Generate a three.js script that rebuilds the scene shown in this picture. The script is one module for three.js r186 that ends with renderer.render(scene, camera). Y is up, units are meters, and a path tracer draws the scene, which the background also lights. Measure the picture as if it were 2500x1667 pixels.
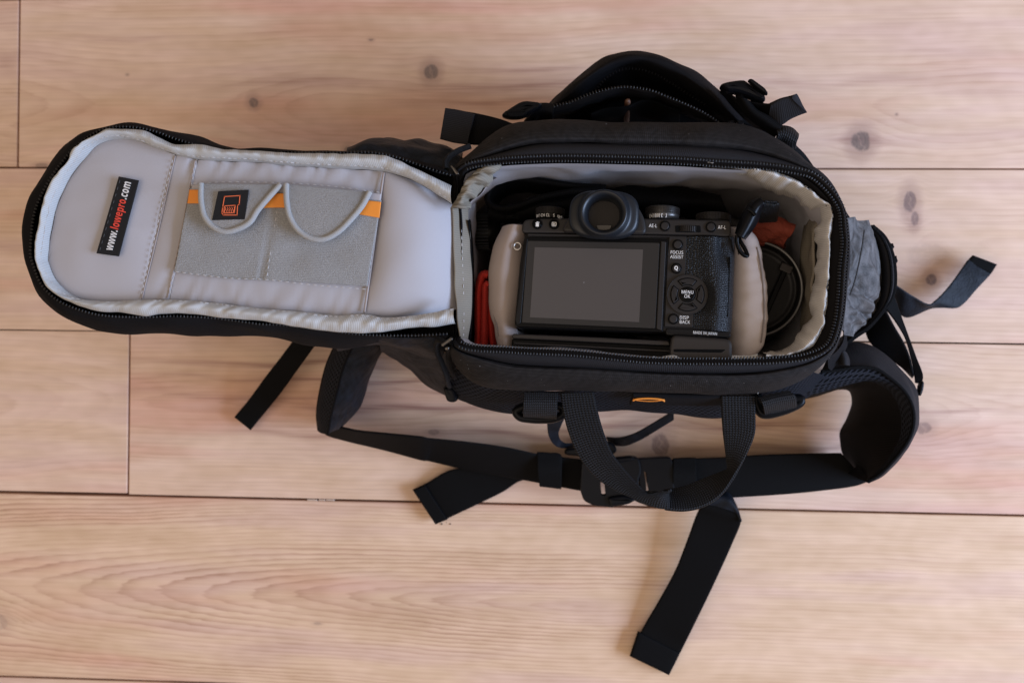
import * as THREE from 'three';
import { RectAreaLightUniformsLib } from 'three/addons/lights/RectAreaLightUniformsLib.js';
import { TextGeometry } from 'three/addons/geometries/TextGeometry.js';
import { FontLoader } from 'three/addons/loaders/FontLoader.js';
import { mergeGeometries } from 'three/addons/utils/BufferGeometryUtils.js';
import { RoundedBoxGeometry } from 'three/addons/geometries/RoundedBoxGeometry.js';
import { createNoise2D, createNoise3D } from 'simplex-noise';

// ------------------------------------------------------------------ camera, light, exposure
const scene = new THREE.Scene();
const EYE = 0.75, FOV = 39.2;
const camera = new THREE.PerspectiveCamera(FOV, 1.5, 0.02, 20);
const AX = new THREE.Vector3(0.9984, -0.0114, 0.0558).normalize();
const AY = new THREE.Vector3(-0.0558, 0, 0.9984); AY.addScaledVector(AX, -AY.dot(AX)).normalize();
const AZ = new THREE.Vector3().crossVectors(AX, AY);
const VIEW = new THREE.Matrix4().set(AX.x, AX.y, AX.z, 0, AY.x, AY.y, AY.z, EYE, AZ.x, AZ.y, AZ.z, 0, 0, 0, 0, 1);
VIEW.decompose(camera.position, camera.quaternion, camera.scale);
camera.focus = 0.565; camera.userData.fStop = 8;
scene.add(camera);
scene.background = new THREE.Color().setRGB(0.375, 0.30, 0.245);        // soft light of the room
RectAreaLightUniformsLib.init();
const windowLight = new THREE.RectAreaLight(new THREE.Color().setRGB(0.74, 0.98, 1.45), 15, 1.1, 0.85);
windowLight.name = 'window_light'; windowLight.position.set(1.75, 0.95, 0.30); windowLight.lookAt(0.05, 0.05, -0.02); scene.add(windowLight);
const roomLight = new THREE.RectAreaLight(new THREE.Color().setRGB(1, 0.83, 0.66), 1.5, 1.6, 1.6);
roomLight.name = 'room_light'; roomLight.position.set(-0.7, 2.0, 0.5); roomLight.lookAt(0, 0, 0); scene.add(roomLight);
const renderer = new THREE.WebGLRenderer({ antialias: true });
renderer.toneMapping = THREE.LinearToneMapping; renderer.toneMappingExposure = 0.95;
renderer.shadowMap.enabled = true;

// ------------------------------------------------------------------ helpers
function rng(a) { return () => { a = (a + 0x6d2b79f5) | 0; let t = Math.imul(a ^ (a >>> 15), 1 | a); t = (t + Math.imul(t ^ (t >>> 7), 61 | t)) ^ t; return ((t ^ (t >>> 14)) >>> 0) / 4294967296; }; }
const n2 = createNoise2D(rng(7)), n3 = createNoise3D(rng(11)), rand = rng(5);
const V = (x, y, z) => new THREE.Vector3(x, y, z), R = (d) => d * Math.PI / 180, lerp = THREE.MathUtils.lerp, sstep = THREE.MathUtils.smoothstep;
const FPX = 833.5 / Math.tan(R(FOV / 2));
// a measured photo position (source pixels) at a height above the floor -> a place in metres
const ray = (x, y) => { const d = V((x - 1250) / FPX, -(y - 833.5) / FPX, -1); return V(AX.dot(d), AY.dot(d), AZ.dot(d)); };
function at(x, y, h) { const d = ray(x, y); return V(0, EYE, 0).addScaledVector(d, (h - EYE) / d.y); }
// a reader for coordinates measured in an enlarged part of the photograph: (height or [first, last] height, x, y, x, y, ...)
const view = (ox, oy, k) => (h, ...c) => {
  const out = [], n = c.length / 2;
  for (let i = 0; i < n; i++) out.push(at(ox + c[2 * i] / k, oy + c[2 * i + 1] / k, Array.isArray(h) ? lerp(h[0], h[1], n > 1 ? i / (n - 1) : 0) : h));
  return out;
};
const S = view(0, 0, 1), A = view(40, 280, 2.6133), B = view(560, 300, 2.6133), C = view(1060, 100, 3.92), D = view(1600, 120, 3.563), E = view(1080, 400, 3.137),
  F = view(1580, 400, 3.137), I = view(540, 780, 3.015), J = view(1040, 800, 3.137), K = view(1540, 800, 3.0947), Lc = view(1500, 1180, 3.22), M = view(1980, 480, 3.1354);
const spline = (pts, closed = false) => new THREE.CatmullRomCurve3(pts, closed, 'centripetal');
const resample = (pts, n, closed = false) => (pts.length === 2 ? Array.from({ length: n + 1 }, (_, i) => pts[0].clone().lerp(pts[1], i / n)) : (() => { const c = spline(pts, closed); c.arcLengthDivisions = Math.max(300, pts.length * 12); return c.getSpacedPoints(n); })());
const up = (pts, d) => pts.map((p) => V(p.x, p.y + d, p.z));
const level = (pts, h) => pts.map((p) => V(p.x, h, p.z));
const mid = (a, b, t, dh = 0, n = 60) => { const x = resample(a, n), y = resample(b, n); return x.map((p, i) => { const q = p.clone().lerp(y[i], t); q.y += dh; return q; }); };

// rows of points -> a smooth grid; across[j][i]
function grid(rows, nu = 60, nv = 6, { closed = false, linear = false, sampled = false } = {}) {
  const r = sampled ? rows : rows.map((p) => resample(p, nu, closed)), n = sampled ? r[0].length - 1 : nu, out = [];
  const total = rows.length === 2 || linear ? (rows.length - 1) * nv : (rows.length - 1) * nv;
  for (let j = 0; j <= total; j++) out.push([]);
  for (let i = 0; i <= n; i++) {
    const col = r.map((x) => x[i]);
    const c = rows.length > 2 && !linear ? spline(col) : null;
    for (let j = 0; j <= total; j++) {
      if (c) out[j].push(c.getPoint(j / total));
      else { const s = Math.min(Math.floor(j / nv), rows.length - 2); out[j].push(col[s].clone().lerp(col[s + 1], j / nv - s)); }
    }
  }
  return out;
}
function gridNormals(g, closed) {
  const nj = g.length, ni = g[0].length, out = [];
  for (let j = 0; j < nj; j++) {
    out.push([]);
    for (let i = 0; i < ni; i++) {
      const a = closed ? g[j][(i - 1 + ni - 1) % (ni - 1)] : g[j][Math.max(0, i - 1)], b = closed ? g[j][(i + 1) % (ni - 1)] : g[j][Math.min(ni - 1, i + 1)];
      const u = b.clone().sub(a), v = g[Math.min(nj - 1, j + 1)][i].clone().sub(g[Math.max(0, j - 1)][i]);
      let n = u.cross(v);
      if (n.lengthSq() < 1e-18) n = i && out[j][i - 1] ? out[j][i - 1].clone() : V(0, 1, 0);
      out[j].push(n.normalize());
    }
  }
  return out;
}
// a sheet from a grid: displaced by disp(u, v, p) metres along its normal, with thickness and rounded rims if thick > 0
function sheet(g, { thick = 0, disp = null, closed = false, flip = null, uvFlip = false } = {}) {
  let N = gridNormals(g, closed), s = 0;
  for (const row of N) for (const n of row) s += n.y;
  const turn = flip === null ? s < 0 : flip;
  if (turn) N = N.map((r) => r.map((n) => n.negate()));
  const nj = g.length, ni = g[0].length, um = [0], vm = [0], mj = nj >> 1, mi = ni >> 1;
  for (let i = 1; i < ni; i++) um.push(um[i - 1] + g[mj][i].distanceTo(g[mj][i - 1]));
  for (let j = 1; j < nj; j++) vm.push(vm[j - 1] + g[j][mi].distanceTo(g[j - 1][mi]));
  if (disp) { g = g.map((r, j) => r.map((p, i) => p.clone().addScaledVector(N[j][i], disp(um[i], vm[j], p, i / (ni - 1), j / (nj - 1))))); N = gridNormals(g, closed); if (turn) N = N.map((r) => r.map((n) => n.negate())); }
  const rim = (n, free) => { const k = []; for (let i = 0; i < n; i++) k.push([i, 1]); if (free) { k[0][1] = 0; k[n - 1][1] = 0; k.splice(n - 1, 0, [n - 1.3, 1], [n - 1.08, 0.72]); k.splice(1, 0, [0.08, 0.72], [0.3, 1]); } return k.sort((a, b) => a[0] - b[0]); };
  const J2 = rim(nj, thick > 0), I2 = rim(ni, thick > 0 && !closed);
  const bil = (arr, j, i) => { const j0 = Math.min(nj - 2, Math.floor(j)), i0 = Math.min(ni - 2, Math.floor(i)), fj = j - j0, fi = i - i0; return arr[j0][i0].clone().lerp(arr[j0][i0 + 1], fi).lerp(arr[j0 + 1][i0].clone().lerp(arr[j0 + 1][i0 + 1], fi), fj); };
  const li = (arr, t) => { const k = Math.min(arr.length - 2, Math.floor(t)); return lerp(arr[k], arr[k + 1], t - k); };
  const pos = [], uv = [], idx = [];
  const side = (sign) => {
    const base = pos.length / 3;
    for (const [j, fj] of J2) for (const [i, fi] of I2) {
      const p = bil(g, j, i); if (thick) p.addScaledVector(bil(N, j, i).normalize(), sign * thick / 2 * Math.min(fi, fj));
      pos.push(p.x, p.y, p.z); if (uvFlip) uv.push(li(vm, j), li(um, i)); else uv.push(li(um, i), li(vm, j));
    }
    const w = I2.length;
    for (let j = 0; j < J2.length - 1; j++) for (let i = 0; i < w - 1; i++) { const a = base + j * w + i, b = a + 1, c = a + w, d = c + 1; if ((sign > 0) !== turn) idx.push(a, b, d, a, d, c); else idx.push(a, d, b, a, c, d); }
  };
  side(1); if (thick) side(-1);
  const geo = new THREE.BufferGeometry();
  geo.setAttribute('position', new THREE.Float32BufferAttribute(pos, 3)); geo.setAttribute('uv', new THREE.Float32BufferAttribute(uv, 2)); geo.setIndex(idx); geo.computeVertexNormals();
  if (closed) {                                                            // one smooth normal across the seam
    const na = geo.attributes.normal, w = I2.length;
    for (let b = 0; b < na.count; b += w) { const n = V(na.getX(b) + na.getX(b + w - 1), na.getY(b) + na.getY(b + w - 1), na.getZ(b) + na.getZ(b + w - 1)).normalize(); na.setXYZ(b, n.x, n.y, n.z); na.setXYZ(b + w - 1, n.x, n.y, n.z); }
  }
  return geo;
}
const ribbon = (edgeA, edgeB, { n = 60, nv = 4, thick = 0.0014, disp = null, uvFlip = false } = {}) => sheet(grid([edgeA, edgeB], n, nv), { thick, disp, uvFlip });
const tube = (pts, r, n = 60, closed = false, rs = 8) => new THREE.TubeGeometry(spline(pts, closed), n, r, rs, closed);
function merge(list) { const g = mergeGeometries(list.map((x) => { const y = x.index ? x.toNonIndexed() : x; for (const k of Object.keys(y.attributes)) if (!['position', 'normal', 'uv'].includes(k)) y.deleteAttribute(k); return y; })); return g; }
// copies of a small shape along a curve: its x runs along the curve, its z across
function along(pts, pitch, shape, { closed = false, offset = 0, tilt = null, from = 0, to = 1, lift = 0 } = {}) {
  const c = spline(pts, closed), n = Math.max(1, Math.round(c.getLength() / pitch)), m = new THREE.Matrix4(), list = [];
  c.arcLengthDivisions = Math.max(400, n);
  for (let k = 0; k < n; k++) {
    const t = (k + 0.5) / n; if (t < from || t > to) continue;
    const p = c.getPointAt(t), d = c.getTangentAt(t), y = tilt ? tilt(t, p).clone() : V(0, 1, 0), z = V().crossVectors(d, y).normalize(); y.crossVectors(z, d).normalize();
    m.makeBasis(d, y, z).setPosition(p.addScaledVector(z, offset).addScaledVector(y, lift));
    list.push(shape.clone().applyMatrix4(m));
  }
  return merge(list);
}
const ell = (rx, ry, rz, a = 6, b = 5) => new THREE.SphereGeometry(1, a, b).scale(rx, ry, rz);
const TOOTH = ell(0.00046, 0.00055, 0.0011), DASH = ell(0.0013, 0.00024, 0.0003, 6, 4);
function zip(pts, { closed = false, gap = 0.0011, pitch = 0.0017, rows = 2, lift = 0 } = {}) {
  const list = [along(pts, pitch, TOOTH, { closed, offset: rows === 2 ? -gap : 0, lift })];
  if (rows === 2) list.push(along(pts, pitch, TOOTH, { closed, offset: gap, lift }));
  return merge(list);
}
const stitch = (pts, pitch = 0.0038, lift = 0.0002) => along(pts, pitch, DASH, { lift });
// a plate with rounded corners and edges; outline in x and z, top at height y
function outline(pts, r = 0) {
  const s = new THREE.Shape(), n = pts.length, q = (p) => new THREE.Vector2(p.x, -p.z);
  for (let i = 0; i < n; i++) {
    const p = q(pts[i]), a = q(pts[(i + n - 1) % n]), b = q(pts[(i + 1) % n]);
    const ra = Math.min(r, p.distanceTo(a) * 0.48), rb = Math.min(r, p.distanceTo(b) * 0.48);
    const s0 = p.clone().add(a.sub(p).setLength(ra)), s1 = p.clone().add(b.sub(p).setLength(rb));
    if (r) { i ? s.lineTo(s0.x, s0.y) : s.moveTo(s0.x, s0.y); s.quadraticCurveTo(p.x, p.y, s1.x, s1.y); } else i ? s.lineTo(p.x, p.y) : s.moveTo(p.x, p.y);
  }
  return s;
}
function plate(pts, y, thick, { r = 0.001, bevel = 0.0006, holes = [], seg = 3 } = {}) {
  const s = outline(pts, r); for (const h of holes) s.holes.push(outline(h, r * 0.7));
  const g = new THREE.ExtrudeGeometry(s, { depth: Math.max(1e-5, thick - 2 * bevel), bevelEnabled: bevel > 0, bevelThickness: bevel, bevelSize: bevel, bevelOffset: -bevel, bevelSegments: seg, curveSegments: 6 });
  return g.rotateX(-Math.PI / 2).translate(0, y - thick + bevel, 0);
}
const disc = (r, h, bevel = 0.0004, n = 32) => new THREE.LatheGeometry([[0, 0], [r, 0], [r, h - bevel], [r - bevel * 0.3, h - bevel * 0.3], [r - bevel, h], [0, h]].map(([a, b]) => new THREE.Vector2(a, b)), n);
const ringShape = (r0, r1, h, bevel = 0.0003, n = 40) => new THREE.LatheGeometry([[r0, 0], [r0, h - bevel], [r0 + bevel, h], [r1 - bevel, h], [r1, h - bevel], [r1, 0]].map(([a, b]) => new THREE.Vector2(a, b)), n);

const used = new Map();
function numbered(name) { const k = used.get(name) ?? 0; used.set(name, k + 1); return k ? `${name}_${String(k).padStart(3, '0')}` : name; }
function thing(name, label, category, base = V(0, 0, 0)) { const g = new THREE.Group(); g.name = numbered(name); g.position.copy(base); g.userData = { label, category }; scene.add(g); return g; }
const originOf = (o) => { while (o.parent && o.parent !== scene) o = o.parent; return o.userData.local ? V(0, 0, 0) : o.position; };
function part(name, geo, material, parent, { label, stuff } = {}) {       // geometry given in the world's coordinates
  const o = originOf(parent); geo.translate(-o.x, -o.y, -o.z);
  const m = new THREE.Mesh(geo, material); m.name = name; m.castShadow = m.receiveShadow = true;
  if (label) m.userData.label = label; if (stuff) m.userData.kind = 'stuff';
  parent.add(m); return m;
}

// ------------------------------------------------------------------ procedural materials
function tex(w, h, fn, metresU, metresV = metresU, { color = false, repeat = true } = {}) {
  const d = new Uint8Array(w * h * 4);
  for (let y = 0, o = 0; y < h; y++) for (let x = 0; x < w; x++, o += 4) {
    const c = fn((x + 0.5) / w, (y + 0.5) / h), a = Array.isArray(c) ? c : [c, c, c];
    for (let k = 0; k < 3; k++) d[o + k] = Math.max(0, Math.min(255, a[k] * 255)); d[o + 3] = 255;
  }
  const t = new THREE.DataTexture(d, w, h); t.magFilter = THREE.LinearFilter; t.minFilter = THREE.LinearMipmapLinearFilter; t.generateMipmaps = true;
  if (repeat) { t.wrapS = t.wrapT = THREE.RepeatWrapping; t.repeat.set(1 / metresU, 1 / metresV); }
  if (color) t.colorSpace = THREE.SRGBColorSpace; t.needsUpdate = true; return t;
}
const tileNoise = (u, v, f, z = 0) => { const a = u * 2 * Math.PI, b = v * 2 * Math.PI, r = f / (2 * Math.PI); return n3(Math.cos(a) * r + z, Math.sin(a) * r + Math.cos(b) * r * 1.7, Math.sin(b) * r + z); };
const weave = (nx, ny, lo = 0.35) => (u, v) => {
  const x = u * nx, y = v * ny, ix = Math.floor(x), iy = Math.floor(y), fx = x - ix - 0.5, fy = y - iy - 0.5, warp = (ix + iy) & 1;
  const across = warp ? fx : fy, run = warp ? fy : fx, h = Math.sqrt(Math.max(0, 1 - 3.2 * across * across)) * (1 - 1.3 * run * run);
  return lo + (1 - lo) * Math.max(0, h) * (0.9 + 0.1 * tileNoise(u, v, 20));
};
const T = {
  nylon: tex(256, 256, (u, v) => weave(16, 16, 0.12)(u, v) * (0.85 + 0.25 * tileNoise(u, v, 4, 6)), 0.0205),
  webbing: tex(256, 256, (u, v) => { const x = u * 12, y = v * 16, iy = Math.floor(y), fx = x - Math.floor(x) - 0.5, z = (y + 0.16 * Math.sin(x * 2 * Math.PI)) % 1 - 0.5; return 0.05 + 0.95 * Math.max(0, 1 - 3.6 * fx * fx) * (1 - 3.8 * z * z) * (0.86 + 0.14 * tileNoise(u, v, 30, iy * 0.01)); }, 0.0175, 0.019),
  ribs: tex(256, 64, (u, v) => { const x = (u * 16) % 1 - 0.5; return 0.45 + 0.55 * Math.sqrt(Math.max(0, 1 - 3.6 * x * x)) * (0.92 + 0.08 * tileNoise(u, v, 24)); }, 0.0176, 0.0088),
  twill: tex(256, 256, (u, v) => { const x = ((u + v) * 24) % 1 - 0.5; return 0.86 + 0.1 * (1 - 4 * x * x) + 0.04 * tileNoise(u, v, 40); }, 0.012),
  loop: tex(256, 256, (u, v) => 0.62 + 0.2 * tileNoise(u, v, 60) + 0.14 * tileNoise(u, v, 130, 3) + 0.06 * Math.sin(v * 2 * Math.PI * 30), 0.03),
  mesh: tex(256, 256, (u, v) => { const x = u * 8, y = v * 4, iy = Math.floor(y * 2), fx = (x + (iy & 1) * 0.5) % 1 - 0.5, fy = (y * 2) % 1 - 0.5; const r = Math.hypot(fx * 1.15, fy); return sstep(r, 0.2, 0.4) * (0.85 + 0.15 * tileNoise(u, v, 40)) + 0.02; }, 0.032, 0.016 * 1.15),
  leather: tex(512, 512, (u, v) => { let w = 9, w2 = 9; const n = 34, x = u * n, y = v * n, ix = Math.floor(x), iy = Math.floor(y); for (let a = -1; a < 2; a++) for (let b = -1; b < 2; b++) { const cx = (ix + a + n) % n, cy = (iy + b + n) % n, h = rng(cx * 131 + cy * 7919 + 3); const d = Math.hypot(ix + a + 0.15 + 0.7 * h() - x, iy + b + 0.15 + 0.7 * h() - y); if (d < w) { w2 = w; w = d; } else if (d < w2) w2 = d; } return sstep(w2 - w, 0.02, 0.35) * 0.8 + 0.2 * (1 - w); }, 0.036),
  speckle: tex(256, 256, (u, v) => 0.7 + 0.2 * tileNoise(u, v, 90) + 0.1 * tileNoise(u, v, 160, 5), 0.016),
  crease: tex(512, 512, (u, v) => 0.5 + 0.28 * tileNoise(u, v, 5) + 0.2 * (1 - Math.abs(tileNoise(u, v, 9, 2))) + 0.05 * tileNoise(u, v, 60), 0.11),
  scuff: tex(256, 256, (u, v) => 0.55 + 0.25 * tileNoise(u, v, 6) + 0.15 * tileNoise(u, v, 40, 4), 0.05),
};
const mat = (c, roughness, { map, bump, scale = 0.0002, metal = 0, sheen = 0, coat = 0, spec = 0.5, rmap } = {}) => {
  const m = new THREE.MeshPhysicalMaterial({ color: new THREE.Color().setRGB(...c), roughness, metalness: metal, side: THREE.DoubleSide });
  if (map) m.map = map; if (bump) { m.bumpMap = bump; m.bumpScale = scale; } if (rmap) m.roughnessMap = rmap;
  if (sheen) { m.sheen = sheen; m.sheenColor = new THREE.Color(0.5, 0.5, 0.55); m.sheenRoughness = 0.6; } if (coat) { m.clearcoat = coat; m.clearcoatRoughness = 0.3; }
  m.specularIntensity = spec * 2; return m;
};
const MT = {
  nylon: mat([0.027, 0.0245, 0.0245], 0.75, { map: T.nylon, bump: T.nylon, scale: 0.0004, spec: 0.14 }),
  blackCloth: mat([0.0085, 0.008, 0.009], 0.85, { bump: T.nylon, scale: 0.0002, spec: 0.09 }),
  navy: mat([0.014, 0.018, 0.027], 0.55, { map: T.scuff, bump: T.crease, scale: 0.0012, spec: 0.16 }),
  belt: mat([0.0046, 0.0044, 0.0047], 0.7, { map: T.ribs, bump: T.ribs, scale: 0.0004, spec: 0.09 }),
  webbing: mat([0.034, 0.033, 0.035], 0.6, { map: T.webbing, bump: T.webbing, scale: 0.0006, spec: 0.14 }),
  airMesh: mat([0.024, 0.026, 0.034], 0.8, { map: T.mesh, bump: T.mesh, scale: 0.0012, spec: 0.08 }),
  ribbed: mat([0.019, 0.0185, 0.021], 0.7, { map: T.ribs, bump: T.ribs, scale: 0.0005, spec: 0.12 }),
  plastic: mat([0.004, 0.0043, 0.0055], 0.5, { rmap: T.speckle, spec: 0.13 }),
  zipTooth: mat([0.008, 0.008, 0.009], 0.28, { spec: 0.5 }),
  zipTape: mat([0.0085, 0.0075, 0.0075], 0.85, { bump: T.twill, scale: 0.0001, spec: 0.08 }),
  lining: mat([0.455, 0.438, 0.458], 0.68, { map: T.twill, bump: T.twill, scale: 0.00004, spec: 0.35 }),
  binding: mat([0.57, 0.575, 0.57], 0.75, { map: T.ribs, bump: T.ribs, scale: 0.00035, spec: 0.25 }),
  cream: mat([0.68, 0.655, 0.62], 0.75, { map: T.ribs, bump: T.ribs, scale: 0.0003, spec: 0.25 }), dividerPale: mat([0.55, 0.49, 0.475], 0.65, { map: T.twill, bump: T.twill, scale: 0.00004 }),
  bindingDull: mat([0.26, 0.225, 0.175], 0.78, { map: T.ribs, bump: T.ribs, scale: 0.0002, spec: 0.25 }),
  loop: mat([0.50, 0.50, 0.50], 0.95, { map: T.loop, bump: T.loop, scale: 0.0006, spec: 0.15 }),
  piping: mat([0.44, 0.44, 0.435], 0.85, { map: T.ribs, bump: T.ribs, scale: 0.00012, spec: 0.2 }),
  stitch: mat([0.52, 0.50, 0.49], 0.8), orange: mat([0.90, 0.30, 0.03], 0.6, { map: T.twill, bump: T.ribs, scale: 0.00005 }),
  label: mat([0.012, 0.012, 0.013], 0.8, { bump: T.twill, scale: 0.0002, spec: 0.25 }), white: mat([0.72, 0.72, 0.72], 0.7), red: mat([0.75, 0.06, 0.035], 0.7),
  divider: mat([0.40, 0.335, 0.31], 0.62, { map: T.twill, bump: T.twill, scale: 0.00004 }),
  grey: mat([0.18, 0.172, 0.172], 0.7, { map: T.scuff, bump: T.crease, scale: 0.0006, spec: 0.25 }),
  redCloth: mat([0.64, 0.042, 0.03], 0.75, { map: T.ribs, bump: T.ribs, scale: 0.00025 }), rust: mat([0.19, 0.028, 0.012], 0.8, { bump: T.crease, scale: 0.004 }),
  camBody: mat([0.0105, 0.010, 0.010], 0.5, { bump: T.speckle, scale: 0.00003, rmap: T.speckle, spec: 0.14 }),
  camTop: mat([0.023, 0.0205, 0.0195], 0.42, { bump: T.speckle, scale: 0.00003, spec: 0.22 }), gloss: mat([0.003, 0.003, 0.0033], 0.3, { spec: 0.1 }),
  leather: mat([0.008, 0.0095, 0.012], 0.42, { bump: T.leather, scale: 0.0006, spec: 0.4 }),
  rubber: mat([0.0075, 0.0095, 0.013], 0.4, { bump: T.speckle, scale: 0.00002, spec: 0.42 }),
  screen: mat([0.026, 0.0235, 0.0215], 0.32, { spec: 0.25 }), display: mat([0.076, 0.066, 0.060], 0.36, { spec: 0.25 }), print: mat([0.85, 0.85, 0.83], 0.6),
  metal: mat([0.55, 0.53, 0.5], 0.32, { metal: 1 }), rail: mat([0.036, 0.032, 0.030], 0.38, { metal: 0.4, spec: 0.3, bump: T.speckle, scale: 0.00002 }),
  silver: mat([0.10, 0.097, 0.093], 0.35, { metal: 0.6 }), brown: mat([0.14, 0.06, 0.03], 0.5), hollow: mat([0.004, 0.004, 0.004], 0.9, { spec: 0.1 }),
};
const font = await new FontLoader().loadAsync('fonts/droid/droid_sans_bold.typeface.json'), fontThin = await new FontLoader().loadAsync('fonts/droid/droid_sans_regular.typeface.json');
// lettering lying flat: reads along +x, faces +y, centred on its own middle
function letters(s, size, f = font, depth = 0.00012) {
  const g = new TextGeometry(s, { font: f, size, depth, curveSegments: 4, bevelEnabled: false }); g.computeBoundingBox(); const b = g.boundingBox;
  return g.translate(-(b.min.x + b.max.x) / 2, -size * 0.36, 0).rotateX(-Math.PI / 2);
}

// ------------------------------------------------------------------ floor of soaped pine boards
const floor = thing('floor', 'pale soaped pine floorboards with knots and dark joints', 'floor'); floor.userData = { kind: 'structure' };
part('subfloor', new THREE.BoxGeometry(2.6, 0.02, 1.6).translate(0, -0.045, 0), mat([0.09, 0.055, 0.035], 0.95), floor);
const mixc = (a, b, t) => [lerp(a[0], b[0], t), lerp(a[1], b[1], t), lerp(a[2], b[2], t)];
function boardMaterial(x0, x1, z0, z1, p, w, h) {
  const fn = (u, v) => {
    const x = lerp(x0, x1, u), z = lerp(z0, z1, v), sd = p.seed * 17.3;
    let zz = z - p.yc - (p.slope ?? 0) * x + (p.wave ?? 1) * (0.0035 * n2(x * 2.2 + sd, sd) + 0.0018 * n2(x * 6 + sd, z * 6));
    let kcore = 0, kring = 0, bump = 0;
    for (const k of p.knots ?? []) {
      const dx = (x - k[0]) / k[2], dz = (z - k[1]) / k[3], d = Math.hypot(dx, dz);
      if (d < 9) { bump += k[4] * Math.exp(-(dx * dx) / 9 - (dz * dz) / 5) ; zz += Math.sign(z - k[1] + 1e-6) * k[3] * 0.9 * Math.exp(-(dx * dx) / 7) * Math.exp(-Math.abs(dz) / 3.5) * (d > 1 ? 1 : d) * -1; }
      const e = d + 0.12 * n2(x * 90 + sd, z * 90) + 0.05 * n2(x * 400, z * 400);
      kcore = Math.max(kcore, (1 - sstep(e, 0.72, 1.16)) * (k[5] ?? 1) * (0.88 + 0.12 * sstep(e, 0.45, 0.95) + 0.08 * Math.sin(e * 16)) * (1 - 0.5 * (1 - sstep(Math.abs(dx * 0.5 - dz * 0.2 + 0.15 * n2(z * 200, 3)), 0, 0.07)))); kring = Math.max(kring, (1 - sstep(e, 1.0, 2.6)) * 0.45 * (k[5] ?? 1));
    }
    const dep = Math.max(0, p.d0 + p.ds * x + 0.010 * n2(x * 3.1 + sd, 4.2) * p.wob);
    const r = Math.sqrt(zz * zz + dep * dep) + 0.0006 * n2(x * 9 + sd, z * 40) + 0.0003 * n2(x * 40, z * 300 + sd) + bump;
    const q = r / p.ring + 0.35 * n2(r * 60 + sd, 1.7), t = q - Math.floor(q), late = Math.pow(t, 2.6) * (1 - sstep(t, 0.86, 1));
    const band = 0.5 + 0.5 * n2(r * 45 + 9.1 * sd, x * 0.8), fine = n2(x * 14 + sd, z * 900) * 0.5 + n2(x * 5, z * 350 + sd) * 0.5;
    const heart = sstep(n2(x * 1.7 + sd * 3, z * 11 + sd) * 0.55 + 0.2 * n2(x * 6, z * 40 + sd) + band * 0.5 + (p.red ?? 0), 0.35, 1.1);
    let c = mixc(p.pale ?? [0.895, 0.77, 0.675], p.deep ?? [0.86, 0.675, 0.58], heart);
    const hue = n2(x * 2.3 + sd * 2, z * 16 + sd) * 0.6 + n2(x * 7 + sd, z * 55) * 0.4; c = hue > 0 ? mixc(c, [0.85, 0.715, 0.58], Math.min(0.55, hue * 0.75)) : mixc(c, [0.842, 0.705, 0.655], Math.min(0.55, -hue * 0.7));
    c = mixc(c, [0.635, 0.46, 0.375], Math.min(1, late * p.con * (1 - (p.fade ?? 0) * sstep(x, -0.12, 0.22)) * (0.25 + 0.85 * band) * (0.75 + 0.5 * n2(x * 4 + sd, z * 30))));
    const wash = 0.02 * n2(x * 11, z * 26 + sd) + 0.014 * n2(x * 42, z * 90 + 3);
    c = c.map((q2, i) => q2 + fine * 0.03 + wash * (i === 2 ? 1.2 : 1));
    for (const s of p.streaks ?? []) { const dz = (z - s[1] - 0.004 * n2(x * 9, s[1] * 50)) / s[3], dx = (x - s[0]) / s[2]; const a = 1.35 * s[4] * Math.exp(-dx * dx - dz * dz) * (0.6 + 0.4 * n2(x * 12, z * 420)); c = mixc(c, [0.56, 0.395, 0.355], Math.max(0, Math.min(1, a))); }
    c = mixc(c, [0.60, 0.47, 0.425], kring); c = mixc(c, p.knotColor ?? [0.36, 0.30, 0.285], kcore * (0.85 + 0.15 * n2(x * 600, z * 200)));
    return c;
  };
  const t = tex(w, h, fn, 1, 1, { color: true, repeat: false });
  const m = new THREE.MeshPhysicalMaterial({ map: t, bumpMap: t, bumpScale: 0.00025, roughness: 0.6 }); m.specularIntensity = 0.7; return m;
}
function board(corners, gap, p, w = 1400, h = 340) {                       // corners: left-top, right-top, right-bottom, left-bottom
  const g4 = (gap + 0.0002) / 2, [a, b, c, d] = corners.map((q) => q.clone());
  a.x += g4; d.x += g4; b.x -= g4; c.x -= g4; a.z += g4; b.z += g4; c.z -= g4; d.z -= g4;
  const geo = plate([a, b, c, d], 0, 0.022, { r: 0.0008, bevel: 0.0007, seg: 2 });
  const x0 = Math.min(a.x, d.x), x1 = Math.max(b.x, c.x), z0 = Math.min(a.z, b.z), z1 = Math.max(c.z, d.z), pa = geo.attributes.position, ua = geo.attributes.uv;
  for (let i = 0; i < pa.count; i++) ua.setXY(i, (pa.getX(i) - x0) / (x1 - x0), (pa.getZ(i) - z0) / (z1 - z0));
  part('plank', geo, boardMaterial(x0, x1, z0, z1, p, w, h), floor);
}
const XL = -0.62, XR = 0.62, zA = -0.2712, zB = -0.1352, zC0 = -0.0045, zC1 = -0.0012, zD = 0.1272, zE = 0.2757, xJ = -0.4434, xK = -0.3493;
const spot = (x, y, rx, ry, b = 0, s = 1) => { const p = at(x, y, 0); return [p.x, p.z, rx / 3120, ry / 3120, b, s]; };
const streak = (x, y, lx, lz, s) => { const p = at(x, y, 0); return [p.x, p.z, lx / 3120, lz / 3120, s]; };
const q4 = (x0, x1, z0, z1) => [V(x0, 0, z0), V(x1, 0, z0), V(x1, 0, z1), V(x0, 0, z1)];
board(q4(XL, XR, zA - 0.13, zA), 0.0012, { seed: 1, yc: -0.36, d0: 0.03, ds: 0, ring: 0.0038, con: 0.3, wob: 1 }, 600, 120);
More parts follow.
